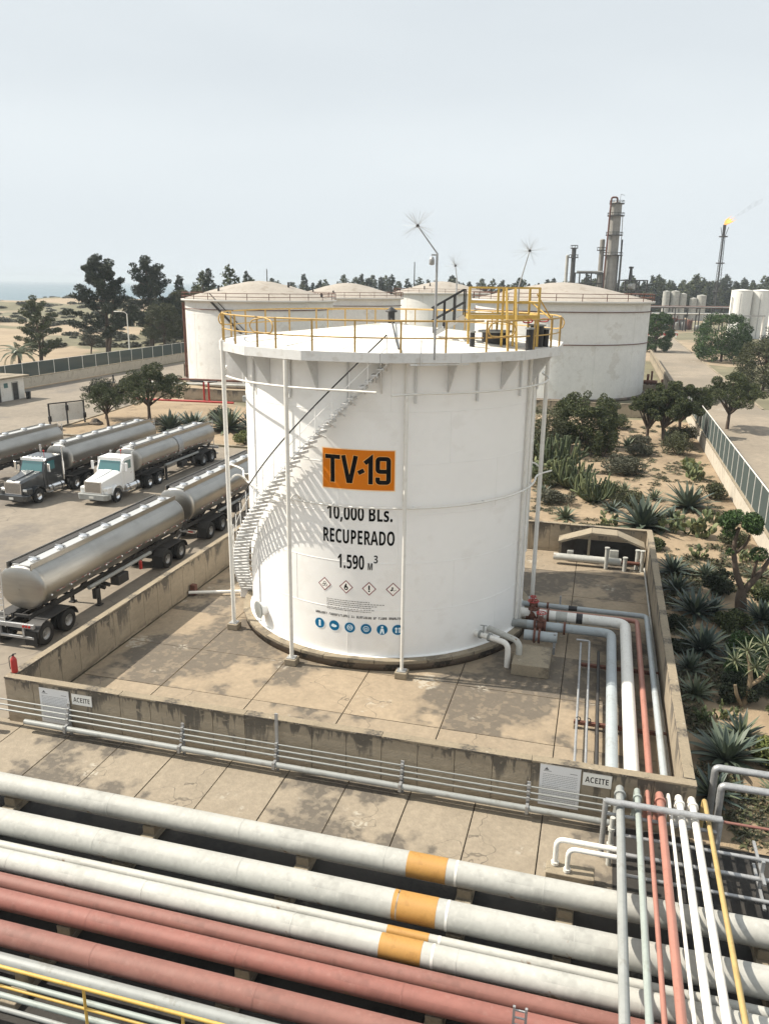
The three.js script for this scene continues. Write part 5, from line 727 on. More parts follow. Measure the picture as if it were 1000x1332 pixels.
[['biggest grey-green agave in the middle of the garden', 12.6, 17.5, 2.35, 0, 60, 1.1], ['large agave near the fence behind the prickly pears', 15.9, 23.6, 2.2, 0, 52, 1.0], ['agave just outside the back corner of the dike', 13.9, 9.15, 1.2, 0, 50, 1], ['dark bluish agave left of the twisted clipped tree', 14.5, 3.3, 1.5, 1, 54, 1], ['bluish agave in front of the dark one along the garden wall', 14.45, -0.9, 1.4, 1, 54, 1], ['small bright agave beside the garden wall', 13.75, -5.2, 0.9, 2, 46, 1], ['big spiky agave nearest the dike corner', 14.3, -9.7, 1.4, 0, 64, 1.05], ['agave at the right edge in front of the twisted clipped tree', 17.5, 3.4, 1.2, 1, 46, 1], ['agave half cut off by the right edge', 17.3, 0.4, 1.1, 0, 40, 1], ['small agave beside the bluish mounded shrub', 12.2, 46, 1.2, 2, 34, 1], ['small agave between candelabra cactus and the biggest agave', 10.65, 21.2, 1.0, 0, 36, 1], ['small agave behind the biggest one', 13.7, 25.6, 1.0, 2, 34, 1], ['green rosette behind the back dike wall near the right post', 7.6, 18.3, 1.15, 2, 40, 1], ['small rosette at the tank edge behind the right post', 5.6, 24.6, 0.9, 0, 34, 1], ['rosette partly hidden by the tank behind the back wall', 4.6, 17.5, 1.1, 0, 36, 1]].forEach(([l, a, b, R, tone, n, w], i) => agave(l, a, b, R, 100 + i, { n, tone, wide: w }));
{ // further garden planting seen between the big ones
  pear('prickly pear heap left of the dome bush beside the right support post', 4.6, 30.5, 1.5, 2.2, 78, 50); pear('prickly pear thicket right of the finger cacti at the tank edge', 8.6, 30.2, 1.0, 1.3, 79, 36); pear('prickly pear patch under the large agave near the fence', 17.4, 20.6, 1.1, 1.4, 80, 44); pear('prickly pear between small agave and the back dike wall', 12.2, 14.2, 1.0, 1.0, 81, 40); pear('prickly pear thicket just behind the dike corner agave', 15.6, 12.4, 1.1, 1.2, 82, 40); pear('prickly pear at the foot of the fence wall near the clipped tree', 18.2, 12.6, 0.9, 1.3, 83, 36); pear('low prickly pear between the bluish agaves and the tree', 15.8, 1.6, 0.7, 0.9, 84, 34); pear('yellowish prickly pear under the yucca at the right edge', 14.7, -6.6, 0.7, 0.8, 85, 36);
  shrub('low_shrub', 'dark shrub clump between the two bluish agaves and the dike wall', 13.5, 1.4, 0.7, 0.7, 86, GREEN.dark, 2500, 0.14); shrub('low_shrub', 'leafy shrub under the near big agave by the fence of hoops', 16.0, -9.3, 1.1, 0.8, 87, GREEN.lime, 3500, 0.15); shrub('low_shrub', 'dark shrub behind the agave at the right edge', 18.2, 2.4, 1.0, 1.4, 88, GREEN.dark, 4000, 0.17); shrub('low_shrub', 'olive shrub along the fence wall behind the large agave', 17.8, 27.2, 1.2, 1.4, 89, GREEN.olive, 3500); shrub('low_shrub', 'dark shrub beside the candelabra cactus foot', 10.2, 25.6, 1.1, 1.2, 90, GREEN.pine, 3000); shrub('low_shrub', 'dusty shrub under the clipped pine pair', 13.4, 47, 1.3, 1.2, 91, GREEN.grey, 3000); shrub('low_shrub', 'round olive bush right of the clipped pine pair', 17.6, 50, 1.6, 2.2, 92, GREEN.olive, 4500); shrub('low_shrub', 'dark bush at the foot of the wall under the big right tank', 11.4, 57, 1.6, 1.8, 93, GREEN.pine, 4000); shrub('low_shrub', 'straggly bush on the road side of the right fence', 21.0, 48, 1.1, 1.6, 94, GREEN.olive, 3000); shrub('low_shrub', 'low straggly hedge plant further along the road side fence', 20.9, 36, 0.9, 1.3, 95, GREEN.olive, 3000); shrub('low_shrub', 'small hedge plant nearest along the road side fence', 20.9, 27, 0.9, 1.1, 96, GREEN.olive, 2500);
  cloudPine(thing('clipped_pine', 'third clipped pine between the pair and the fence', 'tree', 17.6, 54), 6.0, 2.4, 18); roundTree(thing('clipped_bush', 'tall ragged bush at the tank edge left of the dome bush', 'shrub', 4.2, 40), 4.6, 2.6, 27, GREEN.olive, 8000, 0.03);
  [['small agave on bare sand right of the candelabra cactus', 11.6, 27.4, 0.9, 2, 34], ['small bluish agave between the two large garden agaves', 14.6, 20.6, 1.0, 1, 36], ['small agave by the fence wall beyond the clipped tree', 18.3, 9.6, 0.9, 2, 34], ['dark agave between the bluish pair and the small bright one', 15.6, -2.2, 1.1, 1, 44], ['small agave under the right grey pipe hoop', 15.6, -11.4, 0.8, 2, 34], ['agave beside the third clipped pine', 16.2, 52, 1.2, 0, 34]].forEach(([l, a, b, R, tone, n], i) => agave(l, a, b, R, 150 + i, { n, tone }));
}
{ // branching yucca with yellow heads at the right edge
  const t = thing('yucca_tree', 'branching yucca with yellow-green heads and pale bare stems at the right edge', 'yucca', 15.4, -5.4), r = RNG(9), M2 = paint(0.32, 0.24, 0.15, 1, 0.5, 0.9, 0.77); P(t, 'trunk', [limb([[0, -0.1, 0], [0.2, 0.7, 0], [0.1, 1.5, 0], [-0.1, 2.2, 0]], 0.12, 0.07), limb([[0.15, 0.8, 0], [0.6, 1.3, 0.1], [0.75, 1.9, 0.1]], 0.09, 0.06), limb([[0, -0.1, 0.1], [-0.3, 0.5, 0.3], [-0.4, 0.9, 0.3]], 0.08, 0.06)], M2);
  for (const [x, y, z] of [[-0.1, 2.2, 0], [0.75, 1.95, 0.1], [0.2, 1.7, 0.3], [-0.45, 1.7, -0.1], [0.5, 2.4, -0.2]]) for (let i = 0; i < 26; i++) { const m = new THREE.Mesh(blades[i % 3], i % 4 ? M.agave[3] : M.agave[2]); m.name = 'leaf'; m.rotation.order = 'YXZ'; m.rotation.set(-(75 - i * 4.6) * RAD, i * 2.4, 0); m.scale.set(0.42, 0.5, 0.5 + 0.12 * r()); m.position.set(x, y, z); m.castShadow = m.receiveShadow = true; t.add(m); }
}
{ // near right: closely planted under the tank's shadow
  const D = [['bluish agave crowded against the garden wall by the dike corner', 13.6, -11.9, 1.0, 1, 44], ['dark agave between the small bright agave and the big near one', 15.0, -8.0, 1.0, 1, 44], ['agave behind the small bright one beside the garden wall', 13.7, -3.1, 0.95, 0, 44], ['agave under the twisted clipped tree trunk', 15.4, 3.9, 1.0, 1, 40], ['agave halfway between the dike corner agave and the dark bluish one', 13.9, 6.2, 1.1, 1, 46], ['small agave on the sand right of the dike corner agave', 15.6, 9.2, 0.9, 0, 38], ['large dark agave at the right edge below the yucca', 17.3, -3.4, 1.3, 1, 44], ['agave at the right edge behind the pipe hoops', 17.6, -10.2, 1.2, 0, 44]];
  D.forEach(([l, a, b, R, tone, n], i) => agave(l, a, b, R, 170 + i, { n, tone }));
  [['dark bush filling the gap behind the near big agave', 15.3, -5.0, 0.9, 1.1, GREEN.dark], ['leafy green bush under the yucca heads', 16.3, -1.0, 1.1, 1.2, GREEN.lush], ['dark bush between the bluish agaves and the right edge', 16.0, 1.9, 0.9, 1.0, GREEN.pine], ['low creeping bush along the garden wall beside the bluish agaves', 13.4, -1.2, 0.6, 0.5, GREEN.dark], ['yellow-green bush at the right edge under the pipe hoops', 18.2, -8.2, 1.2, 1.0, GREEN.lime], ['dark bush right of the twisted clipped tree', 18.0, 4.8, 1.0, 1.3, GREEN.pine], ['olive bush near the fence beyond the twisted tree', 17.9, 15.4, 1.1, 1.2, GREEN.olive], ['low bush in front of the biggest agave', 12.9, 13.4, 0.9, 0.7, GREEN.pine], ['low bush behind the pump shelter', 9.9, 13.1, 1.0, 0.8, GREEN.olive], ['low bush between back wall rosette and prickly pear', 6.2, 14.0, 1.2, 0.9, GREEN.pine]].forEach(([l, a, b, w, h, c], i) => shrub('low_shrub', l, a, b, w, h, 300 + i, c, 3800, 0.14));
  // weeds and fallen leaves between the plants: uncountable
  const g1 = leafCloud([[0, 0.1, 0, 0.22, 0.12, 0.22]], 40, 0.2, 0.05, 8, [...GREEN.olive, ...GREEN.grey, [0.12, 0.085, 0.045], [0.09, 0.06, 0.035]], { shell: 0.2 }), im = new THREE.InstancedMesh(g1, M.leaf, 2600), r = RNG(404), o = new THREE.Object3D(); im.name = 'garden_weeds'; let k = 0, guard = 0;
  while (k < 2600 && guard++ < 60000) { const near = r() < 0.5, a = near ? 12.9 + r() * 6.3 : -2 + r() * 21, b = near ? -14 + r() * 26 : 12 + r() * 48; if (fb(a / 12 + 4, b / 12 + 4, 9, 4) < 0.5) continue; const s = 0.5 + 1.3 * r() * r(); o.position.copy(S(a, b, -0.01)); o.scale.set(s * 1.4, s * (r() < 0.5 ? 0.35 : 0.9), s * 1.4); o.rotation.y = r() * 6; o.updateMatrix(); im.setMatrixAt(k++, o.matrix); }
  im.count = k; im.castShadow = im.receiveShadow = true; tag(im, 'small weeds and fallen leaves scattered over the garden sand', 'weeds', null, 'stuff'); scene.add(im);
}
// ---- the planting island on the left and the trees beyond the fence
cloudPine(thing('clipped_pine', 'flat-topped pine behind the parked tank trailers', 'tree', -39.6, 44.3, { y: 0.05 }), 6.4, 3.9, 14, GREEN.pine, 14000); cloudPine(thing('clipped_pine', 'smaller layered pine left of the flat-topped one', 'tree', -41.9, 39.8, { y: 0.05 }), 4.9, 2.4, 15, GREEN.pine, 9000); cloudPine(thing('clipped_pine', 'pine half hidden between the flat-topped and the layered pine', 'tree', -45, 44, { y: 0.05 }), 4.8, 2.4, 16, GREEN.dark, 7000);
agave('bluish agave clump behind the white truck trailer', -34.2, 39.4, 2.4, 131, { y: 0.05, n: 60, tone: 0, wide: 1.2 }); agave('second agave of the clump behind the white truck trailer', -32, 40.4, 2.4, 132, { y: 0.05, n: 56, tone: 0, wide: 1.2 }); agave('large spreading agave left of the labelled tank', -28.6, 41.4, 3.0, 133, { y: 0.05, n: 60, tone: 2, wide: 1.1 }); agave('agave half hidden by the left edge of the labelled tank', -25.6, 41.6, 2.6, 134, { y: 0.05, n: 50, tone: 0, wide: 1.1 });
shrub('low_shrub', 'bright green shrub left of the tank behind the parked trailers', -23.8, 35.2, 1.4, 1.5, 54, GREEN.lime, 4000, 0.16, 0.05); shrub('low_shrub', 'dark round bush between the pine and the agaves on the island', -30.6, 44.5, 1.7, 2.2, 55, GREEN.dark, 4500, 0.18, 0.05); shrub('low_shrub', 'dark bush behind the spreading agave on the island', -26.6, 46, 2, 2.6, 56, GREEN.pine, 4500, 0.18, 0.05);
bigPine(thing('tall_pine', 'tallest dark pine beyond the left fence', 'tree', -94.5, 119), 19.8, 9, 81, GREEN.dark, 20000); bigPine(thing('tall_pine', 'tall dark pine between the tallest one and the white tank', 'tree', -97, 141), 20.2, 8, 82, GREEN.dark, 16000); bigPine(thing('tall_pine', 'broad low pine beside the palm beyond the left fence', 'tree', -94.5, 97), 11.6, 5.4, 83, GREEN.pine, 14000, 0.2); roundTree(thing('round_tree', 'feathery olive tree right of the tall pines beyond the fence', 'tree', -92, 150), 13.5, 6, 84, GREEN.olive, 12000, 0.18); roundTree(thing('round_tree', 'darker olive tree beside the left edge of the white tank', 'tree', -93, 164), 14, 7, 85, GREEN.olive, 11000, 0.15); roundTree(thing('round_tree', 'feathery olive tree in front of the tall pines', 'tree', -90, 135), 10.5, 4.6, 86, GREEN.olive, 9000, 0.22);
cloudPine(thing('clipped_pine', 'small crooked tree beyond the fence left of the tall pines', 'tree', -98, 118), 5.5, 2.5, 17, GREEN.dark, 2500);
{ const t = thing('palm', 'small feathery palm beyond the left fence at the picture edge', 'palm', -94, 90.5), r = RNG(6); P(t, 'trunk', limb([[0, -0.1, 0], [0.1, 1, 0], [0, 2.2, 0]], 0.3, 0.24), M.bark);
  for (let i = 0; i < 26; i++) { const q = i * 2.4, el = (75 - i * 2.8) * RAD, f = [], L = 3.6; for (let k = 0; k < 44; k++) { const s = k / 44, x = L * s * Math.cos(el - s * 0.9), y = L * s * Math.sin(el - s * 0.7); for (const e of [-1, 1]) f.push(bar([x, y, 0], [x + 0.25, y - 0.1, e * (0.55 - 0.35 * s)], 0.05, 0.01)); } const m = P(t, 'frond', merge(f).rotateY(q).translate(0, 2.2, 0), M.agave[2]); } }
// dune scrub beyond the fence: far too many to count
{
  const proto = leafCloud([[0, 0.45, 0, 1, 0.5, 1], [0.6, 0.35, 0.3, 0.7, 0.4, 0.7], [-0.5, 0.3, -0.3, 0.7, 0.35, 0.7]], 260, 0.5, 0.2, 5, GREEN.grey, { shell: 0.5 }), im = new THREE.InstancedMesh(proto, M.leaf, 1500), r = RNG(77), o = new THREE.Object3D(); im.name = 'dune_scrub'; let k = 0, guard = 0;
  while (k < 1500 && guard++ < 40000) { const x = -40 - r() * 420, z = -90 - r() * 520, [a] = toSite(x, z); if (a > -80 || z < shoreZ(x) + 15) continue; if (fb(x / 300 + 3, z / 300 + 3, 9, 4) < 0.5) continue; const s = 0.7 + 2.2 * r() * r(); o.position.set(x, groundY(x, z), z); o.scale.set(s * 1.3, s * 0.75, s * 1.3); o.rotation.y = r() * 6; o.updateMatrix(); im.setMatrixAt(k++, o.matrix); }
  im.count = k; im.castShadow = im.receiveShadow = true; tag(im, 'low grey-green scrub scattered over the dunes', 'scrub', null, 'stuff'); scene.add(im);
}
// ------------------------------------------------------------------ the other tanks
function farTank(label, x, z, R, h, rise, { red = [], rail = true, stair = 0, side = null } = {}) {
  const t = thingW('storage_tank', label, 'storage tank', x, z), sh = P(t, 'shell', lathe([[R, 0], [R, h]], 96), M.farwhite);
  const vs = []; for (let i = 0; i < 12; i++) vs.push(cy(cyl3(R, i * 30 + 11, 0.3), cyl3(R, i * 30 + 11, h - 0.3), 0.03, 0.03, 4)); for (let k = 1; k < 6; k++) vs.push(lathe([[R - 0.02, h * k / 6 - 0.02], [R + 0.012, h * k / 6], [R - 0.02, h * k / 6 + 0.02]], 96)); P(sh, 'weld_seam', vs, M.farwhite);
  P(t, 'foundation', lathe([[R - 0.4, -0.05], [R + 0.5, -0.05], [R + 0.5, 0.25], [R - 0.2, 0.3]], 72), M.brick); P(t, 'roof', lathe([[R + 0.55, h + 0.06], [R * 0.72, h + rise * 0.4], [R * 0.42, h + rise * 0.74], [R * 0.16, h + rise * 0.95], [0.001, h + rise]], 72), M.farroof); P(t, 'rim', lathe([[R, h - 0.28], [R + 0.6, h - 0.2], [R + 0.6, h + 0.1], [R + 0.5, h + 0.1]], 96), M.farwhite);
  if (rail) { const g = []; for (const y of [0.55, 1.05]) { const o = []; for (let d = 0; d < 360; d += 6) o.push(cyl3(R + 0.45, d, h + y)); g.push(sweep(o, 0.045, { seg: 5, close: true })); } P(t, 'railing', g, M.rust); for (let d = 0; d < 360; d += 15) P(t, 'rail_post', bar(cyl3(R + 0.45, d, h), cyl3(R + 0.45, d, h + 1.08), 0.08), M.rust); }
  for (const y of red) { const o = []; for (let d = 0; d < 360; d += 6) o.push(cyl3(R + 0.16, d, y)); P(t, 'spray_ring', sweep(o, 0.06, { seg: 6, close: true }), M.rust); }
  if (stair) { const s = sub(t, 'staircase'); P(s, 'stringer', [bar(cyl3(R + 0.5, stair, h), cyl3(R + 0.9, stair + 32, h - 6.5), 0.3, 0.12), bar(cyl3(R + 0.5, stair, h + 1), cyl3(R + 0.9, stair + 32, h - 5.5), 0.1, 0.08)], M.frame); }
  if (side !== null) P(t, 'riser_pipe', [cy(cyl3(R + 0.5, side, 0.3), cyl3(R + 0.5, side, h - 0.5), 0.16, 0.16, 8), cy(cyl3(R + 0.1, side + 4, 0.3), cyl3(R + 0.1, side + 4, h - 0.4), 0.09, 0.09, 8)], M.rust);
  const f = []; const r = RNG(Math.round(x * 10 + 500)); for (let i = 0; i < 7; i++) { const d = r() * 360, q = R * (0.3 + 0.6 * r()), y0 = h + rise * (1 - q / R); f.push(cy(cyl3(q, d, y0), cyl3(q, d, y0 + 0.5 + r()), 0.16, 0.16, 8)); } P(t, 'roof_fitting', f, M.frame); return t;
}
farTank('big white tank with a brown cone roof behind the left pines', -20.2, -131.5, 11.6, 12.6, 2.9, { red: [11.3], stair: -28, side: -86 });
farTank('big white tank with thin red rings behind the right of the labelled tank', 25.8, -122.5, 12.6, 13.2, 2.6, { red: [11.9, 7.6] });
farTank('white tank just right of the big left one, seen above the railing', -7.9, -164.5, 10.6, 12.6, 2.8, { red: [11.2] }); farTank('white tank with a pale roof seen behind the tall brush mast', 14.0, -212.5, 12, 13.2, 2.9, {});
// tall white silos at the right edge
for (const [l, x, z, R, h] of [['white silo nearest the tree line, left of three at the right edge', 111.0, -260, 3.1, 14.7], ['middle one of three white silos at the right edge', 117.6, -261, 3.3, 14.7], ['nearer lower white silo cut by the right edge', 98.4, -205, 3.2, 11.3]]) { const t = thingW('silo', l, 'silo', x, z, { group: 'white silos' }); P(t, 'shell', lathe([[R, 0], [R, h]], 40), M.farwhite); P(t, 'roof', lathe([[R + 0.08, h - 0.1], [R + 0.08, h], [0.001, h + 0.35]], 40), M.farwhite); P(t, 'riser_pipe', [cy([-R - 0.15, 0, 1], [-R - 0.15, h - 2, 1], 0.12), cy([-R * 0.5, 0, R], [-R * 0.5, h - 1, R + 0.1], 0.1)], M.galv); }
for (const [l, x, w, h] of [['leftmost small grey tank in the far cluster before the trees', 134.5, 3.4, 13.5], ['middle small grey tank in the far cluster', 138.8, 4, 13.6], ['right small grey tank in the far cluster', 142.6, 3.5, 12.4], ['short pale tank right of the far cluster', 147.8, 3.4, 10.4], ['slim pale tank left of the flare stack', 151.6, 4.4, 11.8]]) { const t = thingW('small_tank', l, 'storage tank', x, -400, { group: 'far cluster of small tanks' }); P(t, 'shell', lathe([[w / 2, 0], [w / 2, h]], 28), M.offwhite); P(t, 'roof', lathe([[w / 2 + 0.06, h], [0.001, h + 0.4]], 28), M.offwhite); }
// ------------------------------------------------------------------ process unit: columns, frames, flare
function column(label, x, z, secs, plats, m) {      // secs: [y0, y1, radius]
  const t = thingW('process_column', label, 'column', x, z); secs.forEach(([y0, y1, r], i) => P(t, 'shell', [cy([0, y0, 0], [0, y1, 0], r, r, 24), ...(i === secs.length - 1 ? [new THREE.SphereGeometry(r, 20, 8, 0, 6.29, 0, 1.57).scale(1, 0.5, 1).translate(0, y1, 0)] : [lathe([[r, y1], [secs[i + 1][2], y1 + 0.6]], 24)])], m));
  for (const [y, r] of plats) { const p = sub(t, 'platform'); P(p, 'deck', lathe([[r - 0.9, y], [r + 0.25, y], [r + 0.25, y + 0.3], [r - 0.9, y + 0.3]], 20), M.frame); const o = []; for (let d = 0; d < 360; d += 20) o.push(cyl3(r + 0.2, d, y + 1.2)); P(p, 'railing', [sweep(o, 0.09, { seg: 4, close: true }), ...o.filter((_, i) => i % 2 === 0).map((q) => bar([q.x, y + 0.2, q.z], q, 0.1))], M.frame); }
  return t;
}
{
  const c = column('tall grey distillation column with ring platforms, the highest thing on the skyline', 88.2, -330, [[0, 27, 2.55], [27.4, 46, 2.0]], [[27, 3.6], [34.5, 3.0], [41.6, 3.0], [46, 2.6]], M.column);
  P(c, 'overhead_pipe', sweep([[-0.3, 46.5, 1.5], [-0.3, 48.3, 1.6], [-2.6, 48.3, 1.6], [-2.75, 44, 1.6], [-3.1, 16, 1.6], [-3.1, 0, 1.6]], 0.36, { bend: 0.8, seg: 8 }), M.rust); P(c, 'side_pipe', [cy([3.0, 0, 1.5], [3.0, 33, 1.2], 0.3), cy([1.4, 0, 3.0], [1.4, 27, 3.0], 0.22)], M.frame); P(c, 'davit', [bar([1, 46, 0], [1.3, 49.6, 0], 0.14), bar([1.3, 49.6, 0], [2.8, 49.2, 0], 0.14)], M.galv); P(c, 'ladder', [bar([2.9, 27, 1], [2.4, 42, 1], 0.3, 0.12), bar([3.5, 10, 1], [3.4, 27, 1], 0.3, 0.12)], M.galv);
  column('slim pale column just left of the tallest one', 84.9, -334, [[0, 33, 0.95]], [[29, 1.7], [20, 1.7]], M.column); column('short dark column standing apart left of the tall column', 73.0, -330, [[0, 29.5, 0.85]], [[26, 1.6], [29.5, 1.2]], M.frame); column('pale thin column beside the short dark one', 71.2, -333, [[0, 27, 0.6]], [], M.offwhite2);
  const frame = (label, x0, x1, z0, z1, ys, m = M.frame) => { const t = thingW('steel_structure', label, 'steel frame', (x0 + x1) / 2, (z0 + z1) / 2), w = (x1 - x0) / 2, d = (z1 - z0) / 2, top = ys.at(-1); for (const x of [-w, 0, w]) for (const z of [-d, d]) P(t, 'steel_post', bar([x, 0, z], [x, top, z], 0.45), m); for (const y of ys) P(t, 'floor_frame', [bx(2 * w + 0.4, 0.4, 0.3, 0, y, -d), bx(2 * w + 0.4, 0.4, 0.3, 0, y, d), bx(0.3, 0.4, 2 * d, -w, y, 0), bx(0.3, 0.4, 2 * d, w, y, 0)], m); return t; };
  const f1 = frame('open steel frame left of the tall column', 75, 84, -334, -326, [9, 13, 16.4, 20.4]); P(f1, 'top_pipe', cy([-5, 20.9, 1], [5, 20.9, 1], 0.35), M.offwhite); P(f1, 'vessel', [cy([-3, 14.4, 0], [3, 14.4, 0], 1.0, 1.0, 14)], M.offwhite2);
  const f2 = frame('open steel frame right of the tall column with railings', 92.5, 101, -334, -324, [5, 10.3, 14, 17.8]); for (const [x, y] of [[-2, 11.5], [2, 11.6], [0, 15.5]]) P(f2, 'vessel', cy([x, y, -3], [x, y, 3], 1.1, 1.1, 14), x < 0 ? M.rust : M.offwhite2); P(f2, 'stack', [cy([-1, 17.8, 0], [-1, 22.3, 0], 0.8, 0.5, 10), cy([-1, 22.3, 0], [-1, 23, 0], 0.9, 0.9, 10)], M.frame);
  const r = RNG(14); // pipe rack in front of the far trees
  const pr = thingW('pipe_rack', 'long elevated pipe rack across the far end of the road', 'pipe rack', 107, -300); for (let i = 0; i < 8; i++) P(pr, 'rack_post', [bar([-16 + i * 4.4, 0, -1.5], [-16 + i * 4.4, 8.2, -1.5], 0.3), bar([-16 + i * 4.4, 0, 1.5], [-16 + i * 4.4, 8.2, 1.5], 0.3), bx(0.25, 0.3, 3.6, -16 + i * 4.4, 5.8, 0), bx(0.25, 0.3, 3.6, -16 + i * 4.4, 8.1, 0)], M.frame); for (let i = 0; i < 7; i++) P(pr, 'rack_pipe', cy([-20, i < 4 ? 6.2 : 8.5, -1.2 + (i % 4) * 0.8], [19, i < 4 ? 6.2 : 8.5, -1.2 + (i % 4) * 0.8], 0.2 + 0.12 * (i % 3)), [M.offwhite2, M.rust, M.greypipe, M.whitepipe][i % 4]);
  for (let i = 0; i < 22; i++) { const w = 1 + r() * 2.2, h = 1.2 + r() * 3, x = 90 + r() * 30, z = -306 - r() * 14, k = i % 3, t = thingW(k ? 'process_vessel' : 'equipment_cabinet', k ? 'small process vessel among the far pipework under the rack' : 'equipment cabinet among the far pipework under the rack', k ? 'vessel' : 'cabinet', x, z, { group: k ? 'small vessels under the far rack' : 'cabinets under the far rack' }); if (k) { P(t, 'body', lathe([[0.001, 0], [w / 2, 0.1], [w / 2, h], [w / 3, h + 0.3], [0.001, h + 0.4]], 14), [M.offwhite2, M.greypipe, M.rust][i % 3]); P(t, 'stand_pipe', cy([w / 2 + 0.2, 0, 0], [w / 2 + 0.2, h + 0.9, 0], 0.12), M.rust); } else { P(t, 'body', rb(w, h, w * 0.8, 0, h / 2, 0, 0.08), M.greypipe); P(t, 'roof_plate', bx(w + 0.3, 0.1, w, 0, h + 0.05, 0), M.rust); } }
  const gb = thingW('pipe_bridge', 'white goalpost pipe bridge over the trees at the right edge', 'pipe bridge', 86, -205); P(gb, 'beam', bar([-7.5, 8.6, 0], [8, 8.7, 0], 0.32), M.galv); for (const x of [-7, 1.8, 7.6]) P(gb, 'post', cy([x, 0, 0], [x, 8.6, 0], 0.2), M.whitepipe);
  // flare
  const fl = thingW('flare_stack', 'slender lattice flare stack burning above the far trees', 'flare', 158.5, -400), H2 = 43.4; P(fl, 'riser', cy([0, 0, 0], [0, H2, 0], 0.38, 0.34, 12), M.frame); for (let k = 0; k < 3; k++) { const q = k * 2.094; P(fl, 'lattice_leg', bar([Math.cos(q) * 1.7, 0, Math.sin(q) * 1.7], [Math.cos(q) * 0.8, 39, Math.sin(q) * 0.8], 0.2), M.frame); } const br = []; for (let i = 0; i < 16; i++) for (let k = 0; k < 3; k++) { const p = (j, y) => { const s = 1.7 - 0.9 * y / 39, q = j * 2.094; return V(Math.cos(q) * s, y, Math.sin(q) * s); }; br.push(bar(p(k, i * 2.4), p(k + 1, i * 2.4 + 2.4), 0.09), bar(p(k, i * 2.4 + 2.4), p(k + 1, i * 2.4 + 2.4), 0.09)); } P(fl, 'lattice_brace', br, M.frame); for (const y of [13.5, 26.5, 38.5]) P(fl, 'platform', lathe([[0.5, y], [2.0, y], [2.0, y + 0.5], [0.5, y + 0.5]], 12), M.frame); P(fl, 'flare_tip', [cy([0, 39, 0], [0, H2 + 0.6, 0], 0.62, 0.75, 12), ...[0, 1, 2].map((k) => bar([Math.cos(k * 2.1) * 0.8, 39, Math.sin(k * 2.1) * 0.8], [Math.cos(k * 2.1) * 2.0, 43, Math.sin(k * 2.1) * 2.0], 0.2))], M.black);
  const fire = thingW('flame', 'orange flame blown to the right at the top of the flare stack', 'flame', 158.5, -400, { y: H2 + 0.6 });
  const lick = (pts, r0, m) => P(fire, 'flame_tongue', sweep(fillet(pts, 0.8, 4), (s) => r0 * (0.35 + 2.3 * s * (1 - s) + 0.25 * (1 - s)) * (1 - s * s * 0.96), { seg: 10 }), m); const em = (r0, g, b, k) => std({ color: C(0.5, 0.2, 0.05), emissive: C(r0, g, b), emissiveIntensity: k, roughness: 1 });
  lick([[0, 0, 0], [0.7, 1.2, 0], [2.4, 2.2, 0.2], [4.6, 3.6, 0]], 0.85, em(1, 0.42, 0.13, 0.62)); lick([[0.1, 0, 0.2], [1.2, 1.0, 0.4], [3.2, 1.5, 0.3], [5.4, 2.6, 0.2]], 0.7, em(1, 0.45, 0.15, 0.6)); lick([[0, 0, -0.2], [0.4, 1.6, -0.2], [1.6, 2.9, -0.3], [3.2, 4.4, -0.2]], 0.6, em(1, 0.38, 0.11, 0.6));
  const pl = new THREE.PointLight(C(1, 0.6, 0.3), 60, 0, 2); pl.position.set(158.5 + 2, H2 + 2.4, -397); pl.castShadow = true; scene.add(pl);
  const sm = thingW('smoke', 'faint grey smoke trailing from the flare flame', 'smoke', 158.5, -400, { y: H2 + 4 }); const smM = std({ color: C(0.2, 0.2, 0.22), roughness: 1, transparent: true, opacity: 0.035, depthWrite: false }); for (const [x, y, s] of [[5, 0.6, 1.0], [7, 2.0, 1.3], [9.4, 3.6, 1.6], [12, 5.4, 1.8], [14.5, 6.6, 1.6]]) P(sm, 'puff', new THREE.IcosahedronGeometry(s, 2).scale(1.6, 0.7, 0.8).rotateZ(0.7).translate(x, y, 0), smM);
  for (const [x, h, l] of [[9.7, 23, 'thin lone mast above the far pale roof'], [-43.3, 20, 'thin lone mast left of the big left tank roof']]) { const t = thingW('mast', l, 'mast', x, -300); P(t, 'pole', cy([0, 0, 0], [0, h, 0], 0.3, 0.16, 8), M.frame); }
}
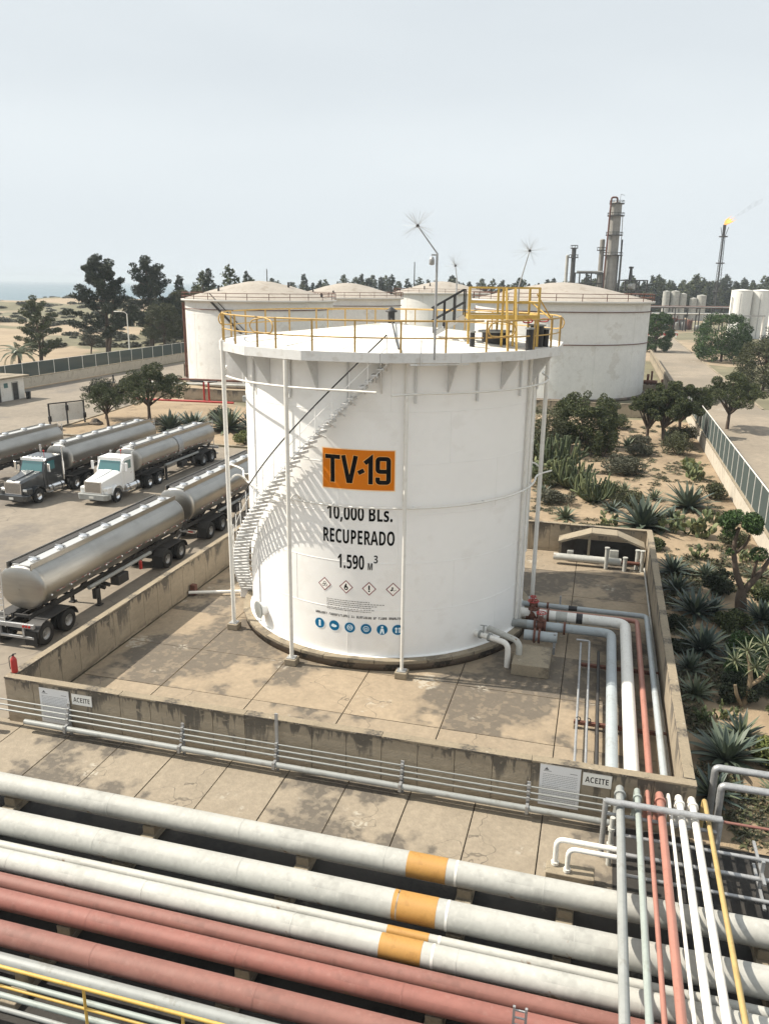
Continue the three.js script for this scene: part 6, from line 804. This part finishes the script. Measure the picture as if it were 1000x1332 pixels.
// ------------------------------------------------------------------ far row of conifers, each one cloned from six shapes
{
  const protos = [0, 1, 2, 3, 4, 5].map((k) => { const g = new THREE.Group(); spire(g, 20, [5.2, 4.4, 6, 4.8, 6.6, 5.4][k], 200 + k, k % 2 ? GREEN.dark : GREEN.pine, 3000); return g; }), r = RNG(55); let n = 0;
  const add = (x, z, h, where) => { const o = protos[n % 6].clone(); o.name = numbered('conifer'); o.position.set(x, -0.1, z); o.rotation.y = r() * 6; const s = h / 20; o.scale.set(s * (1.2 + 0.6 * r()), s, s * (1.2 + 0.6 * r())); scene.add(tag(o, `dark conifer in the tree row ${where}`, 'tree', `conifers ${where}`)); n++; };
  for (let i = 0; i < 170; i++) { const x = 108 + i / 170 * 118 + (r() - 0.5) * 6; add(x, -440 - r() * 60, 14.5 + r() * 5.5 + (r() > 0.85 ? 3 : 0), x < 131 ? 'right of the tall column' : x < 155 ? 'behind the small grey tanks' : x < 178 ? 'just right of the flare stack' : 'behind the white silos'); }
  for (let i = 0; i < 64; i++) { const x = -60 + i * 2.9 + r() * 4; add(x, -400 - r() * 30, 14 + r() * 6 + (r() > 0.8 ? 1.5 : 0), x < -28 ? 'above the big left tank roof' : x < 10 ? 'above the middle tank roof' : x < 45 ? 'above the pale tank roof behind the brush mast' : 'left of the short dark column'); }
  for (const [x, h] of [[-63, 15.5], [-58, 17], [-53, 18.5], [-48.5, 18.8], [-44, 19.8], [-40, 18], [-36.5, 16.4]]) { const o = protos[n % 6].clone(); o.name = numbered('conifer'); o.position.set(x, -0.1, -226 - (n % 3) * 6); o.scale.set(h / 20 * 1.25, h / 20, h / 20 * 1.25); o.rotation.y = n; scene.add(tag(o, 'feathery conifer rising behind the big left tank', 'tree', 'conifers behind the left tank')); n++; }
}
// ------------------------------------------------------------------ fences, hut, lamps and small things of the yard
M.meshpanel = std({ color: C(0.055, 0.075, 0.07), roughness: 0.8, transparent: true, opacity: 0.82 }); M.wallpale = paint(0.52, 0.47, 0.39, 6, 0.4, 0.9, 0.66);
function fence(label, a, b0, b1, step, wh, mh) {
  const t = thing('mesh_fence', label, 'fence', a, b0, {}), L = b1 - b0, n = Math.round(L / step), w = L / n; const wl = Math.ceil(L / 9);
  for (let i = 0; i < wl; i++) P(t, 'wall_panel', rb(0.3, wh, L / wl - 0.02, 0, wh / 2, -(i + 0.5) * L / wl, 0.03), M.wallpale, { off: i }); P(t, 'wall_coping', bx(0.36, 0.06, L, 0, wh + 0.02, -L / 2), M.plinth);
  for (let i = 0; i <= n; i++) P(t, 'fence_post', bar([0, wh, -i * w], [0, wh + mh, -i * w], 0.09), M.whitepipe); for (let i = 0; i < n; i++) P(t, 'mesh_panel', bx(0.02, mh - 0.12, w - 0.1, 0, wh + mh / 2 + 0.03, -(i + 0.5) * w), M.meshpanel); P(t, 'top_rail', bar([0, wh + mh, 0], [0, wh + mh, -L], 0.06), M.whitepipe);
}
fence('dark mesh fence on a pale wall between the garden and the right road', 19.45, 8, 66, 2.4, 1.3, 2.2); fence('long mesh fence on a low pale wall before the dunes on the left', -72, 57, 178, 3.6, 1.45, 2.1);
{
  const t = thing('guard_hut', 'small white guard hut with two dark doors at the left edge', 'building', -67.2, 52, {}); P(t, 'wall', rb(4.2, 2.9, 7.4, 0, 1.45, 0, 0.03), M.whitepipe); P(t, 'roof', rb(5.2, 0.22, 8.2, 0.2, 3.0, 0, 0.04), M.plinth); for (const z of [1.4, -1.9]) { const d = P(t, 'door', rb(0.06, 2.2, 1.0, 2.12, 1.1, z, 0.01), M.frame); P(d, 'door_frame', [bx(0.1, 2.3, 0.08, 2.12, 1.15, z - 0.55), bx(0.1, 2.3, 0.08, 2.12, 1.15, z + 0.55), bx(0.1, 0.08, 1.2, 2.12, 2.3, z)], M.offwhite); } P(t, 'window', rb(0.06, 0.6, 0.7, 2.12, 2.0, -0.25, 0.01), M.glass); P(t, 'water_tank', [cy([-0.6, 3.1, 1], [-0.6, 4.2, 1], 0.5, 0.5, 16)], M.black);
  for (const [x, z, lb] of [[3.2, 2.9, 'left of the hut doors'], [3.0, -3.2, 'right of the hut doors']]) { const q = thing('waste_bin', `dark bin standing ${lb}`, 'bin', -67.2 + x, 52 - z); P(q, 'body', lathe([[0.001, 0], [0.28, 0], [0.34, 0.9], [0.3, 0.9]], 14), M.rubber); P(q, 'lid', lathe([[0.35, 0.9], [0.35, 0.95], [0.001, 1.02]], 14), M.black); }
  const lm = thing('street_lamp', 'pale street lamp beside the left fence', 'lamp', -78.0, 101.5); P(lm, 'pole', cy([0, 0, 0], [0, 9.3, 0], 0.14, 0.09, 10), M.whitepipe); P(lm, 'arm', sweep([[0, 9.2, 0], [-0.3, 9.6, 0.2], [-1.3, 9.7, 0.8]], 0.06, { bend: 0.3, seg: 6 }), M.whitepipe); P(lm, 'lamp_head', rb(0.9, 0.18, 0.35, -1.6, 9.7, 0.95, 0.06), M.whitepipe);
  const bd = thing('sign_board', 'white double notice board in a dark frame between yard and planting island', 'sign board', -46.6, 39.3, { turn: -0.45 }); for (const z of [-2, 0, 2]) P(bd, 'frame_post', bar([0, 0, z], [0, 2.5, z], 0.14), M.black); P(bd, 'frame_beam', bx(0.12, 0.12, 4.1, 0, 2.5, 0), M.black); for (const z of [-1, 1]) P(bd, 'panel', bx(0.05, 1.85, 1.75, 0.02, 1.45, z), M.whitepipe); for (const z of [-2, 0, 2]) P(bd, 'hinge_box', rb(0.3, 0.6, 0.3, 0.05, z ? 0.9 : 1.9, z, 0.05), M.black);
  const rk = (l, a, b, s, seed) => { const r = RNG(seed), g = new THREE.IcosahedronGeometry(s, 2), p = g.attributes.position; for (let i = 0; i < p.count; i++) { const x = p.getX(i), y = p.getY(i), z = p.getZ(i), k = 1 + 0.25 * Math.sin(x * 3 / s + seed) * Math.cos(z * 2.6 / s) + 0.12 * Math.sin(y * 5 / s + seed); p.setXYZ(i, x * k * 1.3, y * k * 0.75, z * k); } g.computeVertexNormals(); const t2 = thing('boulder', l, 'rock', a, b, { y: 0.2 }); P(t2, 'stone', g, M.brick); }; rk('brown boulder beside the white notice board', -43.8, 40.3, 0.6, 2); rk('dark boulder before the layered pine', -45.6, 36, 0.5, 5); rk('brown boulder under the flat-topped pine', -37.5, 42.5, 0.5, 8);
  pipeT('fire_main', 'red fire water pipe along the ground before the left dike wall', [[-50, 57.6, 0.35], [-36, 58.4, 0.35]], 0.14, M.red); const hy = thing('hydrant', 'red twin standpipe with dark nozzle arms before the left tank', 'hydrant', -40.8, 60.4); for (const x of [-0.35, 0.35]) P(hy, 'standpipe', [cy([x, 0, 0], [x, 2.6, 0], 0.13, 0.13, 10), cy([x, 0, 0], [x, 0.15, 0], 0.25, 0.25, 12)], M.red); P(hy, 'nozzle', [cy([-0.35, 2.6, 0], [-2.0, 2.75, 0.6], 0.14, 0.09, 8), cy([0.35, 2.6, 0], [1.9, 2.8, 0.6], 0.14, 0.09, 8)], M.black);
  pipeT('foam_line', 'rusty pipe run along the front of the big left tank', [[-57, 71, 1.4], [-34, 72.4, 1.4]], 0.16, M.rust); pipeT('foam_line', 'white pipe run along the front of the big left tank', [[-55, 70, 0.9], [-34, 71.4, 0.9]], 0.2, M.offwhite2);
  for (const [a, b, l] of [[-56.6, 63.4, 'dark gate post at the end of the short grey wall'], [-50, 62.2, 'dark gate post with a box between wall and pines']]) { const g = thing('gate_post', l, 'post', a, b); P(g, 'post', bar([0, 0, 0], [0, 2.6, 0], 0.16), M.frame); P(g, 'box', rb(0.4, 0.9, 0.4, 0, 1.2, 0, 0.05), M.black); }
  const rb2 = thing('road_barrier', 'red and white barrier across the far end of the road', 'barrier', 26.5, 238); P(rb2, 'board', bx(9, 0.7, 0.2, 0, 1.0, 0), M.red); P(rb2, 'stand', [-4, 0, 4].map((x) => bx(0.3, 1.1, 0.5, x, 0.55, 0)), M.whitepipe); P(rb2, 'top_board', bx(9, 0.4, 0.2, 0, 1.7, 0), M.whitepipe);
  for (const [a, b, l, w] of [[17.2, 84, 'low concrete pit with rusty pipes between the big right tank and the wall', 2.2], [16.4, 96, 'second low concrete pit behind the first beside the big right tank', 2]]) { const g = thing('valve_pit', l, 'pit', a, b); P(g, 'rim', [bx(w, 0.9, 0.2, 0, 0.45, 2.5), bx(w, 0.9, 0.2, 0, 0.45, -2.5), bx(0.2, 0.9, 5.2, -w / 2, 0.45, 0), bx(0.2, 0.9, 5.2, w / 2, 0.45, 0)], M.plinth); P(g, 'pipe_run', [cy([-w / 2, 1.2, 1], [w / 2, 1.2, 1], 0.3), cy([-0.3, 0.2, -1], [-0.3, 2.2, -1], 0.2), cy([0.3, 0.2, -2], [0.3, 2.6, -2], 0.16)], M.rust); }
}
renderer.render(scene, camera);
